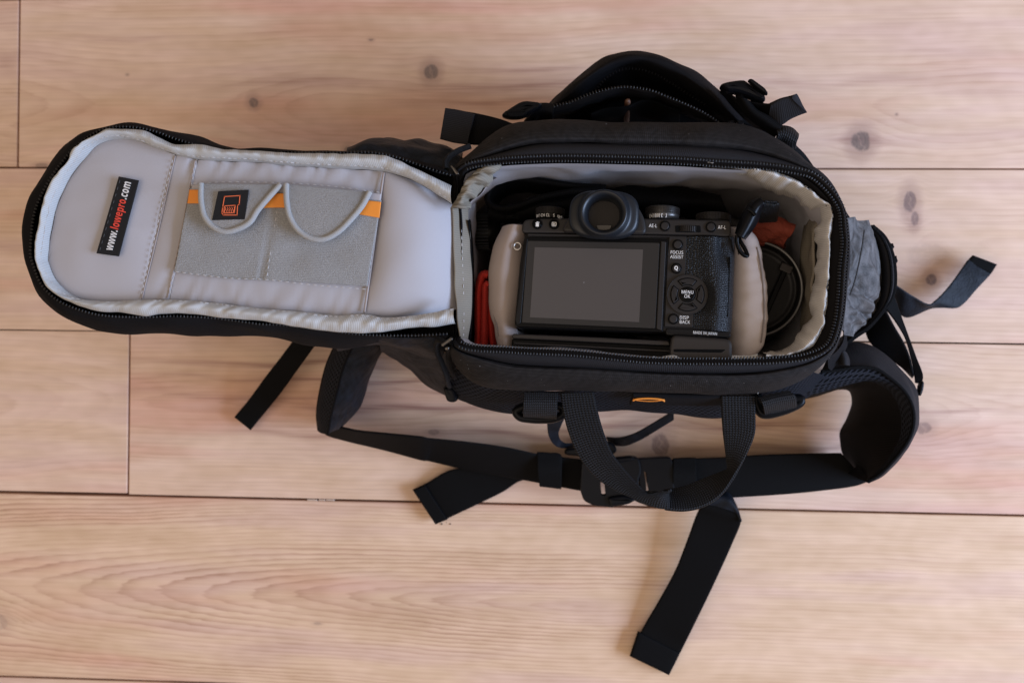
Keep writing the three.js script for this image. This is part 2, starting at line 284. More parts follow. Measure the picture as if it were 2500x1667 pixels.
board(q4(XL, xJ, zA, zB), 0.0016, { seed: 2, yc: -0.17, d0: 0.02, ds: 0.02, ring: 0.0034, con: 0.35, wob: 1, streaks: [streak(10, 150, 40, 25, 0.3)] }, 360, 260);
board(q4(xJ, XR, zA, zB), 0.0011, { seed: 3, yc: -0.182, d0: 0.022, ds: -0.01, ring: 0.0044, con: 0.24, wob: 1.2, red: 0.12, knotColor: [0.43, 0.375, 0.35],
  knots: [spot(1052, 175, 17, 19, 0.0, 0.85), spot(618, 250, 12, 12, 0, 0.8), spot(850, 366, 11, 10, 0, 0.6), spot(2103, 345, 22, 25, 0, 0.9), spot(100, 404, 16, 6, 0, 0.5), spot(2190, 279, 3, 3, 0, 0.5), spot(905, 97, 6, 3, 0, 0.6), spot(310, 182, 4, 3, 0, 0.35)],
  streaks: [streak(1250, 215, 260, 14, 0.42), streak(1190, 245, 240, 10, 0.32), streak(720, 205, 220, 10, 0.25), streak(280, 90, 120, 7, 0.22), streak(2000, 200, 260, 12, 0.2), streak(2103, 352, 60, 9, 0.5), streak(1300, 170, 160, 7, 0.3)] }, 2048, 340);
board([V(XL, 0, zB), V(XR, 0, zB), V(XR, 0, zC1), V(XL, 0, zC0)], 0.001, { seed: 4, yc: -0.078, d0: 0.012, ds: 0.02, ring: 0.0038, con: 0.28, wob: 1.1, knotColor: [0.41, 0.34, 0.335],
  knots: [spot(2222, 492, 15, 26, 0, 0.75), spot(2234, 535, 9, 18, 0, 0.6), spot(2274, 683, 13, 14, 0, 0.9), spot(2265, 622, 52, 26, 0, 0.12)], streaks: [streak(2230, 540, 24, 30, 0.3), streak(30, 600, 60, 12, 0.2), streak(100, 520, 90, 5, 0.2)] }, 2048, 340);
board([V(XL, 0, zC0), V(xK, 0, zC0), V(xK, 0, zD - 0.0008), V(XL, 0, zD - 0.0008)], 0.0012, { seed: 5, yc: 0.055, d0: 0.05, ds: 0.03, ring: 0.0042, con: 0.26, wob: 0.7 }, 500, 340);
board([V(xK, 0, zC0), V(XR, 0, zC1), V(XR, 0, zD + 0.0018), V(xK, 0, zD)], 0.0012, { seed: 6, yc: 0.05, d0: 0.014, ds: -0.012, ring: 0.0036, con: 0.34, wob: 1.2, red: 0.18, knotColor: [0.40, 0.315, 0.30],
  knots: [spot(1612, 1085, 22, 28, 0, 0.6), spot(2255, 1045, 18, 15, 0, 0.5), spot(1060, 1055, 14, 7, 0, 0.4)],
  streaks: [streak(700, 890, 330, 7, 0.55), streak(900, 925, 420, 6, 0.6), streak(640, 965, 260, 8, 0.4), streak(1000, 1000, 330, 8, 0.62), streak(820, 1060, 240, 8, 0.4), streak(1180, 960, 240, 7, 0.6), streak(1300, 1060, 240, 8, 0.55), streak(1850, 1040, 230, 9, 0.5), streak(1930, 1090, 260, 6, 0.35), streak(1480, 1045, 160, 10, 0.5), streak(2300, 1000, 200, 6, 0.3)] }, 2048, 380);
board([V(XL, 0, zD), V(XR, 0, zD + 0.0018), V(XR, 0, zE), V(XL, 0, zE)], 0.0012, { seed: 7, yc: 0.2045, d0: 0.0012, ds: -0.083, ring: 0.0031, con: 0.9, fade: 0.62, wob: 0.12, wave: 0.7, pale: [0.90, 0.77, 0.645], deep: [0.868, 0.682, 0.572], knotColor: [0.52, 0.43, 0.39], knots: [spot(-8, 1518, 26, 22, 0.006, 0.3), spot(775, 1522, 9, 3, 0, 0.4)], streaks: [streak(1100, 1480, 420, 40, 0.14)] }, 2048, 400);
board(q4(XL, XR, zE, zE + 0.13), 0.0013, { seed: 8, yc: 0.33, d0: 0.03, ds: 0, ring: 0.0038, con: 0.3, wob: 1 }, 900, 120);
{ const chips = []; for (const [x, w, dy] of [[762, 24, 0], [786, 16, 0], [806, 20, 0]]) { const p = at(x, 1220 + dy, -0.001); chips.push(new RoundedBoxGeometry(w / 3000, 0.002, 0.0013, 2, 0.0004).rotateY(-0.02).translate(p.x, p.y, p.z)); }
  part('joint_filler', merge(chips), mat([0.56, 0.43, 0.34], 0.8), floor, { stuff: true }); }

// ------------------------------------------------------------------ the camera bag
const bag = thing('camera_bag', 'black nylon camera waist bag standing on the floorboards with its grey-lined lid folded open', 'camera bag', V(0.055, 0, -0.045));
const RIM = 0.195;
const Zsrc = S(RIM, 1112, 424, 1137, 406, 1213, 393, 1290, 388, 1366, 386, 1500, 388, 1660, 393, 1768, 400, 1853, 405, 1923, 413, 1979, 426, 2007, 446, 2035, 476, 2055, 513, 2060, 558, 2063, 591, 2057, 655, 2052, 735, 2042, 798, 2023, 843, 1978, 867, 1899, 878, 1739, 881, 1580, 878, 1399, 861, 1239, 853, 1128, 843, 1106, 826, 1107, 760, 1109, 640, 1107, 540, 1104, 470);
const Osrc = S(0.166, 1128, 395, 1149, 375, 1182, 340, 1218, 312, 1254, 299, 1315, 295, 1450, 296, 1600, 298, 1768, 301, 1824, 309, 1867, 322, 1909, 345, 1945, 373, 1976, 412, 2012, 448, 2040, 492, 2058, 540, 2064, 600, 2060, 690, 2050, 790, 2036, 845, 2012, 880, 1980, 915, 1928, 942, 1863, 958, 1766, 963, 1640, 960, 1540, 956, 1400, 955, 1263, 953, 1167, 940, 1120, 905, 1098, 870, 1088, 800, 1082, 640, 1086, 520, 1100, 440);
const NC = 180, zipLoop = resample(Zsrc, NC, true), cen = V(0.05, 0, -0.05);
const polar = (loop) => {                                                   // the point of a loop in the direction of each point of the zip line
  const d = resample(loop, 900, true).map((p) => [Math.atan2(p.z - cen.z, p.x - cen.x), p]);
  return zipLoop.map((q) => { const a = Math.atan2(q.z - cen.z, q.x - cen.x); let best = d[0], e = 9; for (const k of d) { const w = Math.abs(Math.atan2(Math.sin(k[0] - a), Math.cos(k[0] - a))); if (w < e) { e = w; best = k; } } return best[1].clone(); });
};
const outLoop = polar(Osrc);
const smoothLoop = (L) => L.map((p, i) => { const n = L.length - 1, a = L[(i - 1 + n) % n], b = L[(i + 1) % n]; return p.clone().multiplyScalar(0.5).addScaledVector(a, 0.25).addScaledVector(b, 0.25); });
const outS = smoothLoop(smoothLoop(outLoop));
const hinge = zipLoop.map((p) => { const a = at(1150, 640, RIM).x, b = at(1116, 640, RIM).x; return (1 - sstep(p.x, b, a)) * sstep(p.z, at(1110, 410, RIM).z, at(1110, 440, RIM).z) * (1 - sstep(p.z, at(1110, 815, RIM).z, at(1110, 840, RIM).z)); });   // 1 along the hinge, where the lid's lining runs on
const ringAt = (t, h) => zipLoop.map((p, i) => { const q = p.clone().lerp(outS[i], t); q.y = h - 0.030 * hinge[i] * (h > 0.1 ? 1 : 0); return q; });
const inset = (L, s, h) => L.map((p, i) => V(cen.x + (p.x - cen.x) * s, h - (h > 0.16 ? 0.022 * hinge[i] : 0), cen.z + (p.z - cen.z) * s));
const wr = (a, f) => (u, v, p) => a * n3(p.x * f, p.y * f, p.z * f);
part('outer_shell', sheet(grid([ringAt(0.36, 0.1885), ringAt(0.42, 0.1915), ringAt(0.6, 0.1895), ringAt(0.8, 0.183), ringAt(0.96, 0.172), inset(outS, 1.0, 0.15), inset(outS, 1.0, 0.09), inset(outS, 0.985, 0.02), inset(outS, 0.95, 0.004)], 0, 3, { sampled: true }), { closed: true, disp: wr(0.0009, 26) }), MT.nylon, bag);
part('bag_base', plate(inset(outS, 0.955, 0.005).slice(0, -1), 0.006, 0.005, { r: 0, bevel: 0.001 }), MT.blackCloth, bag);
part('zipper_piping', sheet(grid([ringAt(0.03, 0.193), ringAt(0.12, 0.1948), ringAt(0.26, 0.1935), ringAt(0.35, 0.189)], 0, 3, { sampled: true }), { closed: true }), MT.ribbed, bag);
part('zipper_teeth', zip([...zipLoop.slice(0, -1).filter((p, i) => hinge[i] < 0.02)], { gap: 0.0016, pitch: 0.0018, lift: 0.0003 }), MT.zipTooth, bag, { stuff: true });
part('zipper_tape', sheet(grid([ringAt(0.04, 0.193), inset(zipLoop, 0.985, 0.1935), inset(zipLoop, 0.978, 0.190)], 0, 2, { sampled: true }), { closed: true }), MT.zipTape, bag);
// the inside: lining walls and floor
part('lining_wall', sheet(grid([inset(zipLoop, 0.978, 0.185), inset(zipLoop, 0.955, 0.170), inset(zipLoop, 0.955, 0.12), inset(zipLoop, 0.945, 0.05), inset(zipLoop, 0.93, 0.018)], 0, 5, { sampled: true }), { closed: true, disp: (u, v, p, s, t) => sstep(t, 0.05, 0.4) * (0.004 * n3(p.x * 14, p.y * 22, p.z * 14) + 0.0012 * n3(p.x * 45, p.y * 45, p.z * 45)) }), MT.lining, bag);
part('lining_floor', plate(inset(zipLoop, 0.94, 0).slice(0, -1), 0.018, 0.004, { r: 0, bevel: 0.001 }), MT.lining, bag);
// dark zip facing on the right, between the zip and the pale binding
{
  const o = F(0.192, 430, -4, 700, 6, 1000, 40, 1180, 95, 1290, 170, 1390, 270, 1450, 370, 1478, 520, 1480, 700, 1470, 900, 1450, 1100, 1425, 1240, 1370, 1370, 1250, 1440, 1050, 1475, 885, 1484);
  const bo = F(0.188, 420, 8, 700, 20, 900, 38, 1060, 80, 1200, 160, 1320, 255, 1400, 340, 1420, 410, 1405, 560, 1392, 750, 1385, 950, 1362, 1200, 1320, 1330, 1260, 1415, 1050, 1470, 880, 1478),
    bi = F(0.176, 430, 22, 700, 58, 860, 128, 1000, 188, 1080, 210, 1170, 235, 1240, 310, 1330, 350, 1345, 420, 1308, 500, 1325, 650, 1305, 850, 1270, 1050, 1278, 1150, 1200, 1290, 1080, 1425, 890, 1455);
  part('zip_facing', ribbon(o, level(mid(bo, bi, 0.1, 0, 80), 0.1868), { n: 80, nv: 4, thick: 0.0012 }), MT.zipTape, bag);
  const nb = 130, wave = (s) => (p, i) => V(p.x + s * 0.0008 * n2(i * 0.16, 3), p.y + 0.0008 * n2(i * 0.2, 8), p.z + s * 0.0008 * n2(i * 0.17, 5));
  const O2 = resample(bo, nb), I2 = resample(bi, nb).map(wave(1)), M2 = O2.map((p, i) => { const q = p.clone().lerp(I2[i], 0.5); q.y = 0.1925 + 0.0015 * n2(i * 0.24, 21); return q; }), low = I2.map((p, i) => V(p.x + 0.005, 0.150, p.z - 0.001));
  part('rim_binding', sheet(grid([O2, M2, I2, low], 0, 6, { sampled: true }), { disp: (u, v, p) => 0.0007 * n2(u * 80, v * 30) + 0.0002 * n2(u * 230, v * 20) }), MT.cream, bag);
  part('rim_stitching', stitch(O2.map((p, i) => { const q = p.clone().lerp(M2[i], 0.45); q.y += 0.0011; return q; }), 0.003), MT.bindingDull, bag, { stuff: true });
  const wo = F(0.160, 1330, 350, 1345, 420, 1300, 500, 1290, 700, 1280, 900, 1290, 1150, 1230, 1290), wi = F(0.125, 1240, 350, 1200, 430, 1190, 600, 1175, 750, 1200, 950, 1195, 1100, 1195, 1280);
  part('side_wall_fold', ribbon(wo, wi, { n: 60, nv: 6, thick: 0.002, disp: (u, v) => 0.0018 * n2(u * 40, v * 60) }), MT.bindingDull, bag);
  const lo = S(0.189, 1590, 879, 1660, 883, 1720, 884, 1790, 883, 1850, 879), li2 = S(0.186, 1594, 870, 1660, 869, 1720, 876, 1790, 866, 1850, 870);
  part('rim_binding', ribbon(lo, li2, { n: 40, nv: 3, thick: 0.0015, disp: wr(0.0015, 90) }), MT.binding, bag);
}
// hinge side of the inside: wide beige tape, and the gathered corner above it
{
  const a = E([0.175, 0.178], 75, 340, 85, 520, 90, 760, 100, 1000, 115, 1200, 135, 1390), b = E([0.160, 0.172], 190, 330, 200, 420, 212, 640, 222, 860, 222, 1100, 190, 1390);
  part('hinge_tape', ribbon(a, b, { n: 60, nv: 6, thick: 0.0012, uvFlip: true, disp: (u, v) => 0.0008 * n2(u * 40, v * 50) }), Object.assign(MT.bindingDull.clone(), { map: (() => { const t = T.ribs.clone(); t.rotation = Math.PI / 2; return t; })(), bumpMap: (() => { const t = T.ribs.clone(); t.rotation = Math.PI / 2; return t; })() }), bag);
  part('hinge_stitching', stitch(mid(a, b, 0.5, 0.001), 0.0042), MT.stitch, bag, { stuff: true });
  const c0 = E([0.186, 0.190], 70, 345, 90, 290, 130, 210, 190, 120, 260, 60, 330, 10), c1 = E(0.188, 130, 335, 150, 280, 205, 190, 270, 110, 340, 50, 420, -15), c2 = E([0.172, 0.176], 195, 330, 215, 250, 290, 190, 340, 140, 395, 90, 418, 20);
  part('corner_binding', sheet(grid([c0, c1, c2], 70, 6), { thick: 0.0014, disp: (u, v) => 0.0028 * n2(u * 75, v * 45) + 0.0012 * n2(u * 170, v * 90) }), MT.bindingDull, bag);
  const d0 = E(0.172, 195, 332, 240, 260, 330, 170, 420, 110), d1 = E(0.10, 205, 420, 260, 350, 350, 260, 430, 180);
  part('corner_lining', ribbon(d0, d1, { n: 40, nv: 6, thick: 0.001, disp: wr(0.002, 50) }), MT.divider, bag);
}
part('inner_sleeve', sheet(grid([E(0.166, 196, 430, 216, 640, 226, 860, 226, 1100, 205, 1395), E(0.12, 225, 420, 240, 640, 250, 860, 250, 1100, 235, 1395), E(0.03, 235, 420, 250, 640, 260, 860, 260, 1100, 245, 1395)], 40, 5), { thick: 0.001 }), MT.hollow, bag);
part('hinge_gusset', plate(S(0.160, 1000, 430, 1130, 405, 1135, 850, 1060, 862, 1000, 830), 0.160, 0.012, { r: 0.004, bevel: 0.002 }), MT.blackCloth, bag);
// -- lid
const LH = 0.183;
const lidOut = [...S([0.150, 0.140], 1090, 418, 1000, 398, 900, 392, 780, 388, 680, 380), ...A(0.165, 1430, 215, 1100, 130, 900, 80, 700, 68, 540, 90, 400, 130, 270, 250, 190, 370, 110, 540, 70, 640, 58, 780, 62, 900, 80, 1010, 140, 1130, 220, 1240, 380, 1340, 560, 1380, 800, 1398, 1200, 1402, 1568, 1412), ...I(0.165, 500, 160, 700, 190, 860, 225, 960, 225, 1100, 175, 1250, 150, 1500, 150), ...S(0.165, 1085, 835)];
const lidZip = [...B([0.186, 0.188], 1420, 335, 1350, 315, 1200, 265, 1050, 215, 900, 190, 760, 190), ...S(0.188, 760, 374, 640, 372, 540, 366, 495, 358), ...A([0.188, 0.186], 1080, 175, 1000, 150, 860, 100, 700, 78, 560, 92, 400, 190, 330, 260, 200, 440, 120, 620, 95, 800, 92, 900, 110, 960, 160, 1080, 260, 1180, 420, 1250, 560, 1280, 800, 1290, 1000, 1285, 1250, 1295, 1568, 1335), ...B([0.186, 0.188], 300, 1285, 600, 1320, 800, 1345, 1000, 1355, 1200, 1355, 1400, 1345)];
const NL = 200;
const zl = resample(lidZip, NL), ol = (() => { const d = resample(lidOut, 700); return zl.map((q, i) => { let best = null, e = 9; const c = Math.round(i / NL * 700); for (let k = Math.max(0, c - 110); k <= Math.min(700, c + 110); k++) { const p = d[k], w = Math.hypot(p.x - q.x, p.z - q.z); if (w < e) { e = w; best = p; } } return best.clone(); }); })();
const olS = smoothOpen(smoothOpen(smoothOpen(smoothOpen(ol))));
function smoothOpen(L) { return L.map((p, i) => (i && i < L.length - 1 ? p.clone().multiplyScalar(0.5).addScaledVector(L[i - 1], 0.25).addScaledVector(L[i + 1], 0.25) : p.clone())); }
const lidCen = V(-0.17, 0, -0.075), shrink = (L, s, h) => L.map((p) => V(lidCen.x + (p.x - lidCen.x) * s, h, lidCen.z + (p.z - lidCen.z) * s));
const lid = part('lid', sheet(grid([zl.map((p) => V(p.x, p.y + 0.0005, p.z)), zl.map((p, i) => { const q = p.clone().lerp(olS[i], 0.45); q.y = 0.183; return q; }), olS, shrink(olS, 0.97, 0.150), shrink(olS, 0.75, 0.142)], 0, 5, { sampled: true }), { disp: wr(0.0012, 30) }), MT.blackCloth, bag);
part('lid_back', plate(shrink(olS, 0.86, 0), 0.147, 0.004, { r: 0, bevel: 0.001 }), MT.nylon, lid);
part('zipper_teeth', zip(zl, { rows: 1, pitch: 0.0021, lift: 0.0008 }), MT.zipTooth, lid, { stuff: true });
const bOutU = [...A([0.19, 0.192], 120, 900, 125, 770, 155, 680, 170, 560, 220, 420, 340, 290, 350, 230, 410, 180, 510, 125, 560, 92, 650, 85, 800, 92, 880, 130, 1000, 180, 1150, 180, 1300, 210, 1568, 225), ...B([0.192, 0.188], 300, 180, 700, 190, 1000, 205, 1150, 270, 1300, 340, 1420, 400)];
const bInU = [...A([0.186, 0.186], 195, 930, 210, 800, 230, 700, 250, 600, 290, 500, 340, 400, 440, 270, 520, 190, 640, 155, 760, 165, 900, 215, 1050, 265, 1200, 290, 1568, 305), ...B([0.186, 0.184], 300, 265, 600, 285, 980, 310, 1080, 335, 1200, 380, 1425, 520)];
const bOutL = [...A([0.19, 0.192], 120, 900, 150, 1020, 200, 1110, 320, 1190, 480, 1250, 640, 1260, 800, 1283, 900, 1270, 1100, 1270, 1300, 1295, 1568, 1318), ...B([0.192, 0.188], 400, 1300, 800, 1342, 1000, 1330, 1180, 1305, 1320, 1300, 1440, 1280)];
const bInL = [...A(0.186, 195, 930, 230, 1020, 260, 1070, 360, 1155, 500, 1185, 650, 1190, 800, 1180, 1000, 1178, 1300, 1200, 1568, 1235), ...B([0.186, 0.184], 400, 1195, 700, 1225, 860, 1215, 1000, 1240, 1200, 1225, 1440, 1180)];
{
  const n = 170, uO = resample(bOutU, n).reverse(), uI = resample(bInU, n).reverse(), dO = resample(bOutL, n), dI = resample(bInL, n);
  const O2 = [...uO, ...dO.slice(1)], I2 = [...uI, ...dI.slice(1)];
  const lump = (i) => 0.0008 * n2(i * 0.11, 2.5) + 0.0008 * n2(i * 0.24, 7);
  const rows = [O2.map((p) => V(p.x, 0.1865, p.z)), O2.map((p, i) => { const q = p.clone().lerp(I2[i], 0.1); q.y = 0.1915 + lump(i); return q; }), O2.map((p, i) => { const q = p.clone().lerp(I2[i], 0.5); q.y = 0.1955 + lump(i + 3); return q; }), O2.map((p, i) => { const q = p.clone().lerp(I2[i], 0.88); q.y = 0.1925 + lump(i + 1); return q; }), I2.map((p) => V(p.x, 0.1855, p.z))];
  part('lid_binding', sheet(grid(rows, 0, 4, { sampled: true }), { disp: (u, v, p) => 0.00025 * n2(u * 70, v * 40) }), MT.binding, lid);
  part('binding_stitching', stitch(rows[3].map((p, i) => p.clone().lerp(rows[4][i], 0.12)), 0.0032, 0.0006), MT.stitch, lid, { stuff: true });
}
// the padded panels inside the lid: cut the inner edge of the binding at the seams
const cutAt = (pts, x, n = 400) => { const r = resample(pts, n); let k = 0, e = 9; r.forEach((p, i) => { const w = Math.abs(p.x - x); if (w < e) { e = w; k = i; } }); return k / n; };
const piece = (pts, a, b, n = 50) => { const c = spline(pts); return Array.from({ length: n + 1 }, (_, i) => c.getPointAt(Math.min(1, lerp(a, b, i / n)))); };
const edgeX = (x, y) => at(x, y, 0.186).x;
const sU = [0, cutAt(bInU, edgeX(426, 382)), cutAt(bInU, edgeX(480, 391)), cutAt(bInU, edgeX(936, 420)), 1], sL = [0, cutAt(bInL, edgeX(343, 733)), cutAt(bInL, edgeX(413, 729)), cutAt(bInL, edgeX(889, 763)), 1];
const puff = (a, f, g2, extra) => (u, v, p, s, t) => a * Math.pow(Math.sin(Math.PI * s), 0.6) * Math.pow(Math.max(0, Math.sin(Math.PI * t)), 0.5) + (0.6 * f * n2(p.x * 26 + g2, p.z * 26)) * Math.sin(Math.PI * t) + (extra ? extra(u, v, s, t, p) : 0);
const gather = (u, v, s, t) => 0.0007 * Math.exp(-t * 8) * Math.sin(u * 420 + v * 260 + 5 * n2(u * 40, 1)) + 0.0007 * Math.exp(-(1 - t) * 8) * Math.sin(u * 380 + v * 200 + 5 * n2(u * 36, 4));
[[0.0042, 'lid_panel'], [0.0012, 'lid_strip'], [0.0016, 'pocket_panel'], [0.0085, 'hinge_panel']].forEach(([a, name], k) => {
  const U = piece(bInU, sU[k], sU[k + 1]), L2 = piece(bInL, sL[k], sL[k + 1]);
  part(name, sheet(grid([up(U, k === 1 || k === 2 ? -0.001 : -0.0005), up(mid(U, L2, 0.5, 0, 50), -0.0015), up(L2, -0.0005)], 50, 22, {}), { disp: puff(a, 0.0007, k * 9, k === 0 ? (u, v, s, t, p) => 0.0011 * (1 - Math.pow(Math.abs(n2(p.x * 7 + p.z * 6, p.z * 30)), 0.6)) * Math.sin(Math.PI * t) * Math.min(1, s * 3) : k === 3 ? (u, v, s, t) => -0.012 * s * s : gather) }), MT.lining, lid);
  if (k < 3) part('seam_stitching', stitch(Array.from({ length: 9 }, (_, i) => { const q = U[50].clone().lerp(L2[50], 0.03 + 0.94 * i / 8); return q; }), 0.0036, 0.0011), MT.stitch, lid, { stuff: true });
});
const seamLine = (k, dx) => { const a = piece(bInU, sU[k], sU[k], 1)[0], b = piece(bInL, sL[k], sL[k], 1)[0]; return Array.from({ length: 9 }, (_, i) => { const q = a.clone().lerp(b, 0.01 + 0.98 * i / 8); q.x += dx; q.y = 0.1862 + 0.0004 * Math.sin(i); return q; }); };
part('seam_piping', merge([tube(up(seamLine(3, 0.0002), -0.0002), 0.0007, 60), tube(up(seamLine(2, -0.0012), -0.0003), 0.0004, 60), tube(up(seamLine(1, 0.0006), -0.0003), 0.0004, 60)]), MT.divider, lid);
// card pockets on the lid
{
  const h = 0.1888, t0 = A(h, 1110, 478)[0], t1 = B(h, 970, 492)[0], b0 = A(h, 1005, 1002)[0], b1 = B(h, 880, 1042)[0];
  const topLine = [t0, ...B(h, 0, 445, 400, 460), t1], botLine = [b0, ...B(h, 0, 992, 420, 1012), b1];
  part('pocket_field', sheet(grid([topLine, mid(topLine, botLine, 0.5, 0.0006), botLine], 60, 14), { thick: 0.0012, disp: (u, v, p, s, t) => 0.0006 * n2(u * 30, v * 30) - 0.0012 * Math.exp(-Math.pow((s - 0.462 + 0.01 * t) / 0.008, 2)) }), MT.loop, lid);
  part('top_band', ribbon([...A(h, 1120, 447), ...B(h, 0, 382, 400, 388, 968, 452)], [...A(h, 1112, 484), ...B(h, 0, 450, 400, 465, 962, 500)], { n: 50, nv: 3, thick: 0.0008 }), MT.lining, lid);
  const o0 = [...A(h + 0.0018, 1102, 478, 1170, 478, 1300, 473, 1450, 463), ...B(h + 0.0018, 100, 447, 250, 447, 360, 450, 600, 466, 800, 485, 968, 504)], o1 = [...A(h + 0.0018, 1088, 566, 1168, 566, 1300, 566, 1450, 558), ...B(h + 0.0018, 100, 545, 250, 541, 360, 541, 600, 560, 800, 580, 956, 606)];
  part('orange_trim', ribbon(o0, o1, { n: 60, nv: 3, thick: 0.0008 }), MT.orange, lid);
  const flap = (edge) => {                                                  // edge: the rounded outline from its upper left round to its upper right
    const e = resample(edge, 60), a = e[0], b = e[60], row = (t) => e.map((p, i) => { const q = a.clone().lerp(b, i / 60), m2 = p.clone(); const o = q.lerp(m2, t); o.y += 0.0032 * Math.sin(Math.PI * 0.5 * t) * Math.sin(Math.PI * i / 60) ; return o; });
    part('pocket_flap', sheet(grid([row(0.0), row(0.35), row(0.7), row(1)], 0, 5, { sampled: true }), { thick: 0.0014 }), MT.loop, lid);
    part('flap_piping', tube(row(1).map((p) => V(p.x, p.y + 0.0006, p.z)), 0.0018, 90), MT.piping, lid);
  };
  const fh = 0.1926;
  flap([...A(fh, 1178, 440, 1186, 560, 1212, 655, 1268, 720, 1342, 750, 1420, 735, 1500, 690), ...B(fh, 190, 560, 270, 460, 328, 393)]);
  flap(B(fh, 364, 392, 370, 500, 392, 600, 448, 688, 528, 738, 612, 745, 700, 700, 780, 620, 850, 530, 896, 440));
  part('pocket_stitching', merge([stitch([...A(h + 0.0005, 1118, 440), ...B(h + 0.0005, 0, 378, 200, 380, 400, 386, 700, 410, 970, 446)], 0.0042, 0.0006), stitch([...A(h, 1005, 1000), ...B(h, 0, 990, 240, 1000, 500, 1030, 880, 1062)], 0.0042, 0.0009), stitch(B(h, 322, 462, 308, 560, 280, 720, 252, 900, 240, 988), 0.004, 0.0012)]), MT.stitch, lid, { stuff: true });
  const card = A(0.1950, 1290, 490, 1485, 480, 1460, 670, 1250, 675);
  part('card_label', plate(card, 0.1964, 0.0009, { r: 0.0004, bevel: 0.0003 }), MT.label, lid);
  const line = (h2, w2, closed, ...c) => tube(A(h2, ...c), w2, 40, closed, 5), hh = 0.1966;
  const poly = (...c) => merge(A(hh, ...c).map((p, i, arr) => { const q = arr[(i + 1) % arr.length], d = q.clone().sub(p), L2 = d.length(); return new THREE.BoxGeometry(L2 + 0.0006, 0.0002, 0.00042).rotateY(-Math.atan2(d.z, d.x)).translate((p.x + q.x) / 2, hh, (p.z + q.z) / 2); }));
  const bars = [0, 1, 2, 3, 4].map((i) => line(hh, 0.0002, false, 1330 + i * 14, 590, 1334 + i * 14, 602, 1326 + i * 14, 612, 1328 + i * 14, 624));
  part('card_symbol', merge([poly(1326, 522, 1424, 516, 1420, 570, 1409, 578, 1406, 640, 1318, 640, 1309, 628, 1314, 590), poly(1326, 582, 1394, 578, 1388, 626, 1320, 628), ...bars]), mat([0.85, 0.17, 0.06], 0.7), lid);
  const web = A(0.1905, 655, 395, 783, 420, 655, 905, 512, 885);
  part('web_label', plate(web, 0.1917, 0.001, { r: 0.0003, bevel: 0.0003 }), MT.label, lid);
  const foot = web[3].clone().lerp(web[2], 0.54), head = web[0].clone().lerp(web[1], 0.54), dir = head.clone().sub(foot).setY(0).normalize(), size = 0.0049;
  const words = [['www.', MT.white], ['lowepro', MT.red], ['.com', MT.white]], made = words.map(([s]) => { const g = new TextGeometry(s, { font, size, depth: 0.0002, curveSegments: 4, bevelEnabled: false }); g.computeBoundingBox(); return g; });
  const adv = words.map(([s]) => [...s].reduce((a, ch) => a + font.data.glyphs[ch].ha * size / font.data.resolution * 1, 0)), total = adv.reduce((a, b) => a + b), len = foot.distanceTo(head) * 0.90, f = len / total;
  const basis = new THREE.Matrix4().makeBasis(dir, V().crossVectors(V(0, 1, 0), dir), V(0, 1, 0));
  let run = 0;
  words.forEach(([s, m], i) => { const g = made[i].scale(f, 1, 1).translate(run * f, -0.0018, 0).applyMatrix4(basis); run += adv[i]; const o = foot.clone().lerp(head, 0.06); g.translate(o.x, 0.1918, o.z); part('label_lettering', g, m, lid); });
  part('label_stitching', stitch([web[0].clone().lerp(web[1], 0.12).lerp(web[3].clone().lerp(web[2], 0.12), 0.02), web[0].clone().lerp(web[1], 0.12).lerp(web[3].clone().lerp(web[2], 0.12), 0.98)], 0.004, 0.0013), mat([0.05, 0.05, 0.05], 0.8), lid, { stuff: true });
}
// -- navy gussets where the lid meets the body
part('side_gusset', sheet(grid([S([0.178, 0.184], 840, 380, 904, 377, 962, 386, 1019, 404, 1077, 424, 1108, 432), S(0.172, 846, 368, 900, 356, 950, 356, 1010, 366, 1070, 385, 1118, 405), S(0.15, 850, 369, 880, 352, 920, 343, 990, 342, 1057, 350, 1128, 376), S(0.08, 880, 392, 900, 380, 940, 375, 1000, 375, 1060, 380, 1130, 400)], 50, 5), { thick: 0.001, disp: wr(0.002, 40) }), MT.navy, bag);
part('side_gusset', sheet(grid([S(0.184, 830, 816, 905, 820, 960, 822, 1019, 822, 1090, 818), S(0.172, 825, 838, 890, 836, 950, 836, 1020, 848, 1085, 856), S(0.14, 822, 852, 880, 842, 940, 838, 1010, 862, 1060, 872), S(0.07, 850, 830, 900, 830, 960, 840, 1020, 860, 1080, 870)], 50, 5), { thick: 0.001, disp: wr(0.0022, 36) }), MT.navy, bag);
// zip pulls: slider, cord and end knob
function zipPull(cord, knob, slider) {
  const c = part('zipper_pull', tube(cord, 0.0018, 50), MT.webbing, bag);
  if (knob) part('pull_end', plate(knob, 0.134, 0.009, { r: 0.003, bevel: 0.0022 }), MT.plastic, c);
  part('zipper_slider', plate(slider, 0.1975, 0.005, { r: 0.0012, bevel: 0.0008 }), MT.metal.clone(), c).material.color.setRGB(0.12, 0.11, 0.1);
}
zipPull([...J([0.196, 0.170], 150, 120, 100, 92, 82, 120, 84, 180, 120, 270, 150, 350), ...J([0.160, 0.135], 165, 420, 180, 450)], J(0.13, 130, 455, 215, 450, 248, 540, 225, 572, 165, 565, 150, 520), J(0.196, 112, 128, 195, 68, 210, 88, 128, 148));
zipPull(J([0.188, 0.15], 180, 150, 170, 200, 180, 280, 205, 340, 220, 380), null, J(0.19, 150, 150, 185, 140, 190, 165, 160, 175));
zipPull(C([0.188, 0.197], 345, 1005, 230, 1050, 140, 1110, 108, 1170, 118, 1230), null, C(0.196, 150, 1190, 185, 1205, 245, 1275, 210, 1285));

